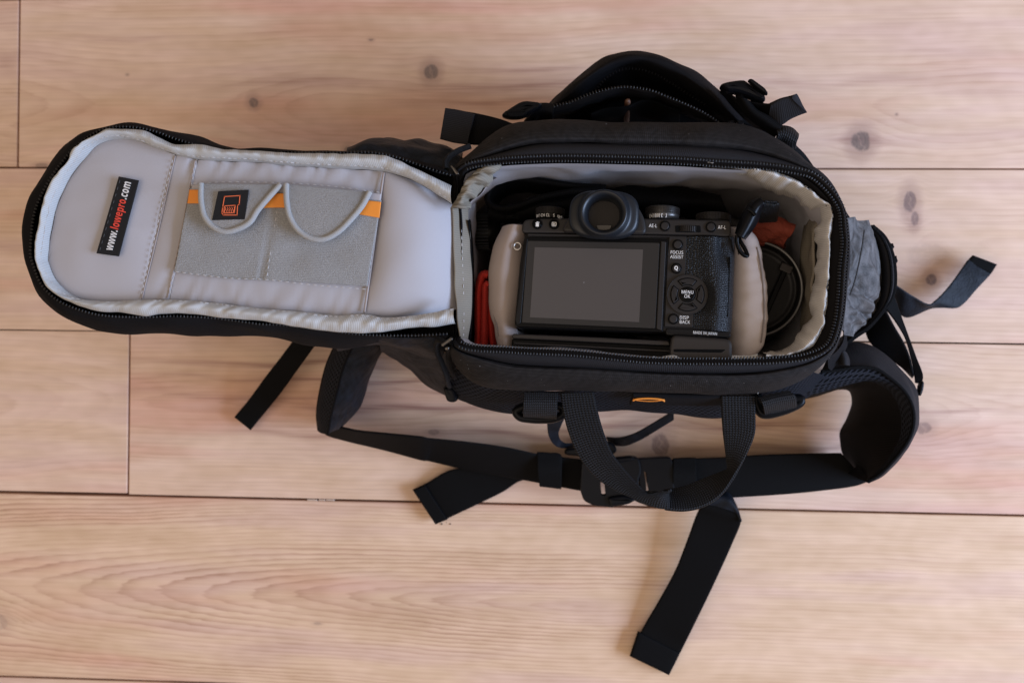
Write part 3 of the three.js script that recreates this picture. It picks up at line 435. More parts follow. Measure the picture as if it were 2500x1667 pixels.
// -- front pocket with its open zip, at the far side
{
  const p0 = [...C([0.10, 0.112], 1090, 605, 1200, 490, 1350, 350, 1550, 205, 1750, 122, 1950, 98), ...D([0.112, 0.10], 0, 42, 200, 120, 400, 235, 560, 350, 680, 460, 790, 600)], p1 = [...C([0.125, 0.137], 1110, 645, 1240, 540, 1400, 400, 1590, 262, 1770, 180, 1950, 158), ...D([0.137, 0.125], 0, 100, 200, 185, 390, 310, 540, 440, 640, 530, 740, 630)],
    p2 = [...C([0.115, 0.12], 1130, 690, 1330, 560, 1500, 420, 1650, 310, 1800, 250, 1950, 235), ...D([0.12, 0.115], 0, 190, 190, 290, 380, 410, 520, 520, 620, 590, 690, 650)], p3 = [...C([0.06, 0.05], 1150, 760, 1350, 640, 1550, 540, 1750, 470, 1950, 450), ...D([0.05, 0.06], 0, 340, 200, 420, 400, 520, 520, 590, 620, 640, 660, 690)];
  const wall = level(p0, 0.01).map((p) => V(p.x, p.y, p.z + 0.012));
  part('front_pocket', sheet(grid([wall, up(p0, -0.03), p0, p1, p2, p3], 80, 5), { disp: wr(0.0012, 30) }), MT.blackCloth, bag);
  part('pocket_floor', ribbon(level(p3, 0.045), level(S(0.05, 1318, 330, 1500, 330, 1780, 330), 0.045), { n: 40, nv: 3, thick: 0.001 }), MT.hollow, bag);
  part('zipper_teeth', zip([...C(0.123, 1300, 590, 1540, 470, 1640, 360, 1760, 285, 1900, 262), ...D(0.123, 0, 215, 130, 290, 300, 400, 440, 490)], { rows: 1, pitch: 0.0022 }), MT.zipTape, bag, { stuff: true });
  const q0 = [...C([0.142, 0.146], 1000, 700, 1150, 625, 1300, 585, 1500, 505, 1680, 455, 1860, 438, 2100, 478), ...D([0.146, 0.142], 0, 370, 200, 450, 400, 540, 500, 600, 560, 640)], q1 = [...C(0.137, 960, 745, 1150, 680, 1320, 635, 1520, 560, 1690, 510, 1860, 495, 2090, 535), ...D(0.137, 0, 410, 190, 490, 380, 580, 470, 620, 530, 650)], q2 = [...C(0.06, 1000, 800, 1200, 740, 1500, 640, 1860, 580), ...D(0.06, 0, 460, 200, 540, 400, 620, 500, 650)];
  part('pocket_lip', sheet(grid([up(q0, -0.001), q1, q2], 70, 5), { thick: 0.0016, disp: wr(0.0008, 50) }), MT.zipTape, bag);
  part('zipper_teeth', zip(q0, { rows: 1, pitch: 0.002, lift: 0.0004 }), MT.zipTooth, bag, { stuff: true });
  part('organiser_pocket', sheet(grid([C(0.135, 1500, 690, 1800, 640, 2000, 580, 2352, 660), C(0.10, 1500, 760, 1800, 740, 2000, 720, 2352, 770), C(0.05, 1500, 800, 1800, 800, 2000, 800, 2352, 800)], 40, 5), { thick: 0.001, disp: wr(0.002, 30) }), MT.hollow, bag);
  part('pocket_slider', plate(D(0.15, 640, 620, 690, 612, 700, 640, 650, 650), 0.15, 0.005, { r: 0.001, bevel: 0.001 }), MT.plastic, bag);
  part('pocket_slider', plate(D(0.15, 706, 625, 760, 622, 775, 652, 715, 655), 0.152, 0.005, { r: 0.001, bevel: 0.001 }), MT.plastic, bag);
}
{ const list = [], L2 = ringAt(0.55, 0.1905), L3 = ringAt(0.82, 0.183), r = rng(77);
  for (let k = 0; k < 46; k++) { const i = Math.floor(r() * NC), t = r(), p = L2[i].clone().lerp(L3[i], t), w = 0.00008 + 0.00012 * r() * r(); list.push(ell(w * (1 + 2 * r()), w * 0.6, w, 5, 4).rotateY(r() * 3).translate(p.x, p.y + 0.0004, p.z)); }
  part('lint', merge(list), mat([0.22, 0.21, 0.2], 0.9), bag, { stuff: true });
  part('fibre', tube(K(0.172, 962, 500, 966, 475, 980, 450, 1012, 436), 0.00012, 20, false, 5), mat([0.6, 0.58, 0.55], 0.7), bag); }
// -- compression straps and buckles of the far side
part('strap_tail', ribbon(C([0.155, 0.150], 110, 640, 250, 665, 400, 690, 630, 745, 780, 800), C([0.150, 0.146], 60, 940, 190, 968, 330, 990, 480, 1000, 620, 1010), { thick: 0.0016 }), MT.belt, bag);
part('strap_fold', ribbon(C(0.157, 108, 640, 240, 660, 388, 700), C(0.152, 58, 940, 190, 975, 320, 992), { thick: 0.004, nv: 6, uvFlip: true }), MT.ribbed, bag);
const lb = part('strap_buckle', plate(C(0.152, 632, 712, 740, 640, 850, 573, 1000, 590, 1042, 612, 990, 660, 905, 715, 800, 748, 690, 742), 0.156, 0.010, { r: 0.004, bevel: 0.003 }), MT.plastic, bag);
part('buckle_bar', plate(C(0.150, 690, 710, 850, 690, 905, 712, 850, 760, 720, 765), 0.1605, 0.004, { r: 0.002, bevel: 0.001 }), MT.belt, lb);
const rb = part('strap_buckle', plate(D(0.155, 556, 312, 620, 286, 768, 266, 800, 290, 930, 372, 962, 420, 955, 462, 900, 448, 790, 400, 700, 372, 620, 372), 0.158, 0.012, { r: 0.004, bevel: 0.003 }), MT.plastic, bag);
part('buckle_bar', plate(D(0.152, 780, 300, 815, 284, 940, 376, 962, 430, 930, 420, 850, 360), 0.1615, 0.005, { r: 0.002, bevel: 0.0014 }), MT.plastic, rb);
part('strap_tail', ribbon(D([0.150, 0.160], 760, 440, 900, 465, 1000, 470, 1080, 430, 1200, 402), D([0.140, 0.150], 820, 520, 900, 540, 990, 610, 1080, 664, 1180, 608, 1318, 548), { thick: 0.0016 }), MT.belt, bag);
part('strap_fold', ribbon(D([0.155, 0.161], 1000, 475, 1080, 430, 1200, 400, 1206, 400), D([0.148, 0.156], 1000, 610, 1085, 664, 1180, 608, 1322, 546), { thick: 0.004, nv: 6 }), MT.ribbed, bag);
part('strap_anchor', sheet(grid([C(0.14, 1000, 600, 1080, 600, 1150, 610), C(0.145, 950, 670, 1050, 660, 1140, 680), C(0.13, 860, 770, 980, 760, 1140, 770)], 20, 4), { thick: 0.002 }), MT.belt, bag);
part('strap_anchor', sheet(grid([D(0.130, 570, 340, 640, 450, 760, 580, 900, 700), D(0.146, 600, 330, 690, 430, 800, 560, 960, 700)], 30, 4), { thick: 0.002 }), MT.belt, bag);
part('strap_anchor', sheet(grid([D(0.150, 690, 360, 760, 540, 880, 650, 1045, 770), D(0.156, 770, 430, 850, 530, 960, 600, 1090, 690), D(0.14, 850, 470, 900, 540, 1000, 590, 1110, 680)], 40, 4), { thick: 0.002 }), MT.belt, bag);
part('strap_anchor', plate(D(0.120, 560, 330, 760, 430, 900, 560, 1060, 720, 1040, 790, 800, 670, 640, 610), 0.120, 0.02, { r: 0.004, bevel: 0.003 }), MT.belt, bag);
part('strap_loop', sheet(grid([D(0.150, 1050, 700, 1100, 680, 1180, 692, 1240, 750), D(0.157, 1060, 740, 1110, 730, 1170, 760, 1235, 800), D(0.150, 1045, 780, 1120, 830, 1190, 862, 1225, 842)], 30, 5), { thick: 0.003 }), MT.webbing, bag);
part('side_strap', ribbon(D([0.12, 0.10], 1220, 830, 1300, 915, 1420, 1085, 1560, 1270, 1695, 1465), D([0.12, 0.10], 1180, 860, 1270, 960, 1390, 1130, 1530, 1310, 1660, 1480), { thick: 0.003 }), MT.belt, bag);

// -- near side: padded back, logo, loops, handle
{
  const k0 = [...S(0.155, 1090, 880, 1120, 908, 1170, 935, 1263, 948, 1400, 950, 1540, 950, 1640, 955, 1766, 957, 1863, 950, 1930, 935, 1985, 905)], k1 = S([0.13, 0.13], 1084, 945, 1120, 965, 1190, 985, 1270, 992, 1360, 988, 1450, 985, 1540, 985, 1640, 990, 1766, 990, 1863, 985, 1960, 955, 2010, 915), k2 = S(0.11, 1080, 955, 1120, 976, 1190, 1000, 1260, 1010, 1360, 1012, 1450, 1006, 1540, 1001, 1640, 1012, 1766, 1016, 1863, 1000, 1960, 975, 2020, 930), k3 = S(0.01, 1090, 930, 1150, 955, 1280, 965, 1450, 970, 1640, 975, 1800, 970, 1960, 945, 2010, 910);
  part('back_pad', sheet(grid([k0, k1, k2, k3], 90, 6), { disp: wr(0.0015, 22) }), MT.airMesh, bag);
  const lw = S([0.12, 0.125], 930, 850, 975, 866, 1040, 905, 1085, 935, 1130, 955), lw2 = S([0.06, 0.10], 935, 858, 975, 880, 1020, 915, 1065, 955, 1120, 978, 1250, 992), lw3 = S(0.005, 940, 850, 990, 870, 1050, 905, 1120, 930);
  part('wing_root', sheet(grid([S(0.155, 925, 815, 1000, 825, 1060, 840, 1110, 880), lw, lw2, lw3], 50, 5), { disp: wr(0.002, 30) }), MT.navy, bag);
  part('base_band', ribbon(K(0.158, 20, 495, 250, 505, 500, 512, 680, 510), K(0.146, -10, 575, 250, 572, 500, 578, 690, 575), { thick: 0.003, nv: 5 }), MT.blackCloth, bag);
  const em = K(0.155, 135, 557)[0], half = K(0.155, 250, 557)[0].distanceTo(em), lo = [];
  for (let i = 0; i <= 40; i++) { const a = Math.PI * (0.96 + 1.08 * i / 40); lo.push(V(em.x + half * Math.cos(a), 0.1565 - 0.0008 * Math.sin(a), em.z + half * 0.15 * Math.sin(a) - 0.0006)); }
  part('emblem', merge([tube(lo, 0.0007, 80, false, 6), tube(lo.map((q) => V(q.x, 0.1562, 2 * em.z - q.z - 0.0022)), 0.00028, 80, false, 6)]), MT.orange, bag);
}
{
  const loopL = part('webbing_loop', sheet(grid([J(0.160, 750, 497, 880, 497, 1008, 500), J(0.162, 745, 580, 880, 580, 1006, 582), J(0.155, 742, 660, 880, 668, 1004, 676), J(0.14, 750, 672, 880, 680, 1000, 685)], 24, 6), { thick: 0.0025, uvFlip: true }), MT.webbing, bag);
  part('loop_ring', tube(J(0.147, 690, 640, 720, 682, 800, 698, 880, 702, 980, 695, 1050, 660, 1040, 610, 960, 600, 780, 600), 0.0028, 60, true), MT.plastic, loopL);
  const loopR = part('webbing_loop', sheet(grid([K(0.160, 965, 535, 1080, 505, 1190, 480), K(0.162, 990, 570, 1120, 535, 1245, 515), K(0.157, 1003, 615, 1130, 585, 1255, 560), K(0.145, 1012, 660, 1130, 640, 1255, 600)], 24, 6), { thick: 0.0025, uvFlip: true }), MT.webbing, bag);
  part('loop_ring', tube(K(0.147, 950, 520, 960, 600, 1000, 650, 1140, 630, 1280, 565, 1290, 540, 1200, 540, 1010, 570), 0.003, 60, true), MT.plastic, loopR);
  const hA = [...J([0.158, 0.166], 1030, 500, 1050, 650, 1090, 800, 1150, 950, 1220, 1060, 1330, 1170, 1440, 1240, 1600, 1310, 1780, 1380, 1880, 1395), ...K([0.166, 0.158], 250, 1372, 380, 1385, 480, 1375, 600, 1330, 700, 1250, 800, 1100, 890, 935, 940, 800, 945, 680, 940, 515)];
  const hB = [...J([0.158, 0.170], 1285, 490, 1320, 650, 1370, 820, 1430, 960, 1520, 1080, 1620, 1190, 1690, 1258, 1780, 1256, 1882, 1238), ...K([0.150, 0.158], 250, 1225, 400, 1200, 550, 1140, 680, 1092, 735, 1070, 725, 1000, 705, 870, 690, 720, 680, 515)];
  part('carry_handle', sheet(grid([hA, mid(hA, hB, 0.5, 0, 120), hB], 120, 4), { thick: 0.0022 }), MT.webbing, bag);
}
// -- waist belt
{
  const g0 = I([0.07, 0.03], 1240, 60, 1195, 215, 1105, 400, 1055, 560, 990, 690, 890, 795), g1 = I([0.115, 0.05], 1170, 60, 1110, 200, 1020, 370, 955, 540, 900, 690, 830, 822), g2 = I([0.118, 0.055], 1040, 60, 965, 200, 900, 350, 850, 540, 810, 700, 785, 845), g3 = I([0.10, 0.045], 930, 60, 865, 190, 790, 350, 748, 530, 722, 690, 738, 838), g4 = I([0.07, 0.02], 890, 60, 838, 190, 775, 340, 730, 520, 706, 690, 716, 815), g5 = level(I(0.004, 900, 200, 850, 330, 800, 450, 780, 560, 770, 700, 765, 790), 0.004), g6 = level(I(0.004, 1150, 200, 1060, 380, 1000, 540, 930, 690, 860, 780), 0.004);
  const wing = part('hip_wing', sheet(grid([g6, g0, g1, g2], 60, 6), { disp: wr(0.0009, 40) }), MT.navy, bag);
  part('mesh_lining', sheet(grid([g2, g3, g4, g5], 60, 6), {}), MT.airMesh, wing);
  part('wing_piping', merge([tube(up(g2, 0.0006), 0.0009, 70), tube(up(g4, 0.0004), 0.001, 70)]), MT.belt, wing);
  const belt0 = part('belt_webbing', ribbon([...I([0.044, 0.050], 800, 770, 885, 790, 1000, 815, 1200, 835, 1500, 865), ...J([0.048, 0.02], 0, 842, 300, 872, 600, 912, 850, 965, 1000, 985, 1320, 1020)], [...I([0.02, 0.022], 735, 815, 775, 848, 900, 887, 1200, 960, 1500, 1040), ...J([0.018, 0.016], 0, 1015, 300, 1085, 600, 1140, 850, 1185, 1000, 1215, 1310, 1272)], { n: 90, nv: 6, thick: 0.0018 }), MT.belt, bag);
  part('belt_keeper', sheet(grid([J(0.030, 850, 950, 950, 955, 1020, 962, 1040, 985), J(0.032, 855, 1080, 950, 1085, 1040, 1095), J(0.027, 870, 1212, 950, 1222, 1036, 1232)], 20, 8), { thick: 0.003 }), MT.belt, belt0);
  part('belt_webbing', ribbon(K(0.022, 165, 1008, 320, 995, 490, 985, 700, 978, 870, 965, 1200, 952, 1590, 945), K(0.016, 170, 1248, 320, 1265, 490, 1278, 700, 1286, 900, 1276, 1200, 1256, 1500, 1225, 1700, 1196, 1790, 1165), { n: 80, nv: 6, thick: 0.0018 }), MT.belt, bag);
  part('belt_keeper', sheet(grid([K(0.028, 320, 985, 420, 980, 492, 980), K(0.030, 318, 1120, 420, 1120, 496, 1120), K(0.024, 320, 1280, 420, 1285, 496, 1288)], 20, 8), { thick: 0.003 }), MT.belt, bag);
  const bk = part('side_release_buckle', plate(S(0.032, 1420, 1125, 1500, 1118, 1552, 1113, 1562, 1122, 1566, 1150, 1558, 1172, 1562, 1205, 1552, 1222, 1500, 1238, 1450, 1234, 1425, 1222, 1416, 1195), 0.034, 0.009, { r: 0.003, bevel: 0.0011, holes: [S(0.034, 1462, 1172, 1480, 1176, 1483, 1214, 1466, 1213)] }), MT.plastic, bag);
  part('buckle_prong', merge([plate(S(0.036, 1482, 1214, 1520, 1208, 1546, 1214, 1550, 1224, 1530, 1233, 1490, 1237), 0.037, 0.008, { r: 0.003, bevel: 0.0024 }), plate(S(0.036, 1490, 1118, 1545, 1112, 1552, 1124, 1500, 1132), 0.037, 0.008, { r: 0.003, bevel: 0.0024 })]), MT.plastic, bk);
  part('buckle_bar', plate(S(0.033, 1553, 1120, 1640, 1116, 1650, 1150, 1648, 1215, 1630, 1244, 1590, 1240, 1552, 1226, 1545, 1218, 1560, 1206, 1562, 1172, 1550, 1150), 0.030, 0.008, { r: 0.003, bevel: 0.0011, holes: [S(0.03, 1568, 1146, 1582, 1150, 1584, 1175, 1590, 1204, 1575, 1206, 1574, 1180)] }), MT.plastic, bk);
  part('webbing_tail', ribbon([...J([0.012, 0.006], 800, 1120, 500, 1080, 200, 1085, 0, 1190), ...I(0.004, 1408, 1252)], [...J([0.010, 0.006], 760, 1160, 700, 1182, 600, 1250, 420, 1340, 160, 1465), ...I(0.003, 1660, 1475)], { n: 50, nv: 6 }), MT.belt, bag);
  part('tail_fold', ribbon([...I(0.0075, 1500, 1212, 1408, 1250)], [...I(0.0065, 1668, 1470, 1578, 1507)], { n: 8, nv: 6, thick: 0.004 }), MT.belt, bag);
  part('webbing_tail', ribbon(I([0.05, 0.006], 560, 110, 430, 285, 340, 400, 200, 590, 97, 718), I([0.05, 0.006], 740, 120, 640, 260, 560, 370, 430, 550, 215, 812), { n: 50, nv: 5 }), MT.belt, bag);
  part('tail_fold', ribbon(I(0.009, 198, 595, 95, 718), I(0.009, 312, 690, 216, 814), { n: 8, nv: 6, thick: 0.004 }), MT.belt, bag);
  // the long tail at the bottom, curling over where it leaves the belt
  const t1 = part('webbing_tail', sheet(grid([[...Lc(0.025, 722, 140, 690, 175), ...Lc([0.022, 0.004], 660, 215, 560, 480, 480, 680, 350, 920, 215, 1152, 120, 1355)], [...Lc(0.028, 970, 235, 985, 270), ...Lc([0.027, 0.004], 996, 300, 930, 470, 780, 800, 600, 1170, 540, 1290, 432, 1505)]], 70, 6), { thick: 0.0018 }), MT.belt, bag);
  part('tail_curl', sheet(grid([Lc([0.0265, 0.029], 700, 165, 770, 172, 850, 195, 970, 240, 994, 305), Lc([0.028, 0.030], 720, 120, 800, 115, 890, 125, 955, 200, 997, 302), Lc([0.012, 0.029], 720, 70, 800, 60, 900, 80, 960, 180, 998, 300)], 30, 5), { thick: 0.0016 }), MT.navy, t1);
  part('tail_fold', ribbon(Lc(0.0075, 185, 1160, 120, 1355), Lc(0.0075, 520, 1330, 432, 1506), { n: 8, nv: 6, thick: 0.004 }), MT.belt, t1);
  // small loop of narrow webbing and its slider behind the handle
  part('narrow_strap', ribbon([...S([0.06, 0.01], 1337, 1018, 1336, 1040, 1340, 1065, 1352, 1085, 1370, 1093, 1400, 1092)], [...S([0.06, 0.01], 1380, 1018, 1370, 1040, 1364, 1056, 1368, 1072, 1382, 1082, 1404, 1080)], { n: 40, nv: 4 }), MT.navy, bag);
  part('narrow_strap', ribbon(J([0.06, 0.012], 1900, 630, 1740, 728, 1600, 806, 1480, 840, 1380, 836), J([0.055, 0.008], 1900, 705, 1760, 790, 1640, 860, 1520, 905, 1410, 892), { n: 40, nv: 4 }), MT.navy, bag);
  part('strap_slider', plate(J(0.022, 1062, 930, 1120, 920, 1400, 870, 1440, 890, 1470, 940, 1430, 980, 1300, 1000, 1060, 975), 0.022, 0.008, { r: 0.003, bevel: 0.002 }), MT.plastic, bag);
}
// right hip wing, curling round
{
  const w0 = K([0.10, 0.07], 1480, 190, 1600, 130, 1710, 118, 1850, 152, 2000, 278, 2100, 380, 2160, 480, 2182, 640, 2172, 760, 2112, 880, 2003, 1010, 1905, 1108, 1800, 1172), w1 = K([0.125, 0.105], 1440, 330, 1560, 320, 1700, 300, 1850, 310, 1960, 380, 2060, 470, 2120, 570, 2140, 680, 2120, 800, 2060, 910, 1970, 1020, 1890, 1100, 1790, 1165),
    w2 = K([0.115, 0.10], 1200, 520, 1380, 500, 1500, 468, 1680, 420, 1800, 398, 1900, 425, 1990, 490, 2050, 590, 2072, 700, 2060, 820, 2010, 920, 1930, 1020, 1860, 1090, 1775, 1165), w3 = K(0.004, 1220, 555, 1400, 520, 1560, 470, 1640, 480, 1660, 560, 1620, 680, 1562, 790, 1565, 860, 1582, 945, 1640, 1030, 1700, 1090, 1750, 1150);
  const wing = part('hip_wing', sheet(grid([level(w0, 0.02), up(w0, -0.02), w0, mid(w0, w1, 0.5, 0.003, 110), w1], 110, 6), { disp: wr(0.0009, 40) }), MT.ribbed, bag);
  part('mesh_lining', sheet(grid([w1, mid(w1, w2, 0.5, 0.003, 110), w2, mid(w2, w3, 0.06, 0.001, 110)], 110, 6), {}), MT.airMesh, wing);
  part('wing_inside', sheet(grid([mid(w2, w3, 0.05, 0.001, 110), mid(w2, w3, 0.5, 0.006, 110), mid(w2, w3, 0.97, 0.002, 110)], 110, 8), {}), MT.belt, wing);
  part('wing_piping', tube(up(w1, 0.0006), 0.0012, 110), MT.belt, wing);
  part('wing_tab', sheet(grid([M(0.14, 205, 1180, 215, 1230, 222, 1290), M(0.146, 240, 1180, 255, 1230, 260, 1290), M(0.135, 270, 1200, 288, 1250, 290, 1295)], 16, 5), { thick: 0.002 }), MT.ribbed, bag);
}
// straps on the right, running down beside the wing
part('side_strap', ribbon(M([0.09, 0.075], 640, 760, 700, 930, 760, 1090, 812, 1230, 862, 1370, 852, 1430), M([0.09, 0.075], 575, 862, 650, 960, 720, 1080, 757, 1200, 782, 1300, 800, 1425), { n: 50, nv: 5, thick: 0.002 }), MT.belt, bag);
part('side_strap', ribbon(M([0.075, 0.05], 570, 850, 640, 985, 712, 1110, 760, 1230, 785, 1370), M([0.055, 0.04], 400, 960, 450, 1110, 570, 1215, 690, 1300, 785, 1385), { n: 50, nv: 5, thick: 0.002 }), MT.belt, bag);
part('strap_clip', plate(M(0.08, 838, 1405, 858, 1418, 850, 1480, 832, 1525, 815, 1520, 820, 1450), 0.084, 0.006, { r: 0.0012, bevel: 0.0012 }), MT.plastic, bag);
part('webbing_tail', ribbon(M([0.04, 0.010], 600, 640, 650, 672, 780, 758, 905, 826, 960, 790, 1060, 682, 1200, 490, 1240, 450), M([0.02, 0.012], 600, 800, 630, 780, 690, 905, 742, 926, 930, 852, 1010, 848, 1120, 852, 1170, 822, 1280, 700, 1390, 580, 1425, 520), { n: 90, nv: 5 }), MT.navy, bag);
part('tail_fold', ribbon(M(0.0125, 1190, 500, 1240, 449), M(0.0125, 1378, 592, 1426, 520), { n: 8, nv: 6, thick: 0.004 }), MT.belt, bag);
// grey weather cover bulging out of the right side, with its ribbed elastic edge
{
  const c0 = M(0.165, 262, 165, 262, 300, 256, 500, 246, 740, 232, 900, 225, 985, 262, 1062), c1 = M([0.158, 0.15], 340, 155, 345, 330, 330, 520, 300, 760, 300, 900, 285, 1000, 275, 1062), c2 = M([0.15, 0.14], 400, 180, 430, 300, 440, 480, 420, 690, 400, 830, 350, 950, 300, 1050), c3 = M([0.12, 0.11], 425, 200, 475, 290, 525, 420, 548, 570, 545, 720, 510, 850, 420, 980, 320, 1045), c4 = M(0.05, 400, 260, 440, 340, 480, 450, 500, 580, 500, 720, 460, 840, 390, 950, 320, 1000);
  const folds = [[0.05, 0.42, 0.7, 0.36, 0.5], [0.55, 0.3, 0.78, 0.72, 1], [0.62, 0.2, 0.7, 0.8, 1.1], [0.45, 0.62, 0.72, 0.7, 0.9], [0.74, 0.15, 0.86, 0.85, 1.2], [0.84, 0.1, 0.8, 0.6, 1], [0.2, 0.2, 0.35, 0.34, 0.5], [0.3, 0.5, 0.55, 0.74, 0.7]];
  const fold = (s, t) => folds.reduce((q, [a, b, c, d, k]) => { const vx = c - a, vy = d - b, h = Math.max(0, Math.min(1, ((s - a) * vx + (t - b) * vy) / (vx * vx + vy * vy))), dx = s - a - h * vx, dy = (t - b - h * vy) * 0.6, r = Math.hypot(dx, dy), side = Math.sign(dx * vy - dy * vx); return q + k * (-0.0032 * Math.exp(-Math.pow(r / 0.022, 2)) + 0.0026 * (side > 0 ? Math.exp(-Math.pow((r - 0.045) / 0.03, 2)) : 0)) * Math.sin(Math.PI * (0.15 + 0.7 * h)); }, 0);
  part('weather_cover', sheet(grid([c0, c1, c2, c3, c4], 130, 16), { disp: (u, v, p, s, t) => { const w = Math.sin(Math.PI * Math.min(1, t * 1.3)); return w * (0.0034 * n2(u * 24 + v * 18, v * 20) + 0.0022 * Math.pow(1 - Math.abs(n2(u * 34 - v * 30, v * 16 + 4)), 2) * (0.3 + 1.1 * s) + 0.0005 * n2(u * 140, v * 90)) + 0.5 * fold(s, t); } }), MT.grey, bag);
  part('cover_seam', tube(M([0.159, 0.158], 412, 255, 395, 380, 368, 520, 335, 660, 302, 755), 0.0005, 50), MT.grey, bag);
  const e0 = M([0.13, 0.12], 440, 225, 505, 300, 560, 420, 582, 560, 578, 720, 540, 850, 430, 985, 330, 1050, 225, 1130), e1 = M([0.125, 0.115], 470, 228, 560, 310, 615, 420, 640, 550, 638, 700, 610, 790, 560, 862, 440, 1000, 340, 1070, 215, 1165), e2 = M(0.08, 460, 270, 540, 340, 590, 450, 612, 560, 608, 720, 560, 850, 420, 1000, 240, 1130);
  part('cover_edge', sheet(grid([up(e0, -0.02), e0, mid(e0, e1, 0.5, 0.003), e1, e2], 70, 5), { uvFlip: false }), MT.ribbed, bag);
  part('edge_piping', tube(up(e1, 0.0005), 0.0016, 80), MT.belt, bag);
  part('edge_piping', tube(mid(e0, e1, 0.4, 0.003), 0.0009, 80), MT.belt, bag);
  part('cover_toggle', plate(M(0.11, 590, 352, 612, 372, 622, 410, 604, 400), 0.115, 0.006, { r: 0.002, bevel: 0.0015 }), MT.plastic, bag);
  part('cover_toggle', plate(M(0.11, 625, 440, 655, 478, 658, 515, 636, 500), 0.113, 0.006, { r: 0.002, bevel: 0.0015 }), MT.plastic, bag);
  part('body_side', sheet(grid([M(0.17, 225, 985, 240, 1100, 200, 1180, 130, 1230), M(0.15, 262, 1062, 262, 1130, 225, 1200, 150, 1320), M(0.05, 262, 1000, 262, 1100, 225, 1180, 150, 1280)], 30, 6), { disp: wr(0.002, 30) }), MT.blackCloth, bag);
}

// ------------------------------------------------------------------ what lies in the bag
function pad(name, label, rows, fnPad, seam, cloth) {
  const g = thing(name, label, 'divider', V(rows[1][0].x, 0.02, rows[1][0].z));
  part('padding', sheet(grid(rows, 60, 8), { thick: 0.003, disp: fnPad }), cloth, g);
  part('edge_seam', tube(seam, 0.0005, 60, false, 6), mat([0.2, 0.165, 0.15], 0.8), g);
}
{
  const low = (pts, dx) => pts.map((p) => V(p.x + dx, 0.02, p.z));
  const l0 = E(0.162, 640, 470, 610, 640, 590, 850, 570, 1100, 560, 1410), l1 = E(0.169, 560, 462, 500, 640, 470, 860, 470, 1120, 490, 1410), l2 = E([0.158, 0.166], 478, 482, 420, 600, 378, 830, 372, 980, 388, 1150, 425, 1320, 450, 1412);
  pad('padded_divider', 'beige padded divider left of the camera beside the red folded strap', [low(l0, 0.01), up(l0, -0.004), l0, l1, l2, up(l2, -0.006), low(l2, 0.004)], (u, v, p) => 0.0006 * n2(p.x * 30, p.z * 40) - 0.0009 * Math.exp(-Math.pow((u - 0.062) / 0.004, 2)), up(E([0.160, 0.167], 396, 700, 384, 900, 380, 1000, 396, 1150, 433, 1320), 0.0008), MT.divider);
  const r0 = F(0.160, 610, 480, 620, 640, 630, 850, 630, 1100, 630, 1490), r1 = F(0.1695, 720, 490, 760, 630, 780, 850, 780, 1100, 730, 1485), r2 = F([0.168, 0.170], 770, 500, 835, 610, 868, 760, 890, 960, 897, 1120, 892, 1230, 872, 1380, 812, 1465);
  pad('padded_divider', 'beige padded divider right of the camera in front of the capped lens', [low(r0, -0.01), up(r0, -0.004), r0, r1, r2, up(r2, -0.006).map((p) => V(p.x + 0.001, p.y, p.z)), low(r2, -0.004)], (u, v, p) => 0.0005 * n2(p.x * 30 + 9, p.z * 40) + 0.0004 * n2(p.x * 60, p.z * 110), up(F([0.1685, 0.1705], 836, 640, 862, 760, 884, 960, 891, 1120, 886, 1230, 867, 1370), 0.0021), MT.dividerPale);
}
{ // red nylon strap folded on edge
  const g = thing('folded_strap', 'red nylon strap folded in loops standing at the hinge end of the bag', 'strap', V(-0.05, 0.018, 0.0));
  const fold = (h, ...c) => { const t = E(h, ...c); return [t, t.map((p) => V(p.x - 0.0005, 0.05, p.z))]; };
  const strip = (h, w, ...c) => { const t = E(h, ...c); const rows = [t.map((p) => V(p.x, 0.05, p.z)), up(t, -0.001)]; return sheet(grid(rows, 40, 4), { thick: w, flip: false }); };
  part('strap_fold', strip(0.158, 0.0056, 350, 850, 325, 838, 300, 848, 282, 900, 268, 990, 268, 1100, 268, 1250, 268, 1420), MT.redCloth, g);
  part('strap_fold', strip(0.161, 0.005, 352, 930, 338, 912, 326, 930, 322, 1020, 318, 1140, 314, 1300, 308, 1420), MT.redCloth, g);
  part('strap_fold', strip(0.156, 0.0052, 345, 950, 352, 1040, 362, 1180, 375, 1300, 390, 1420), MT.redCloth, g);
}
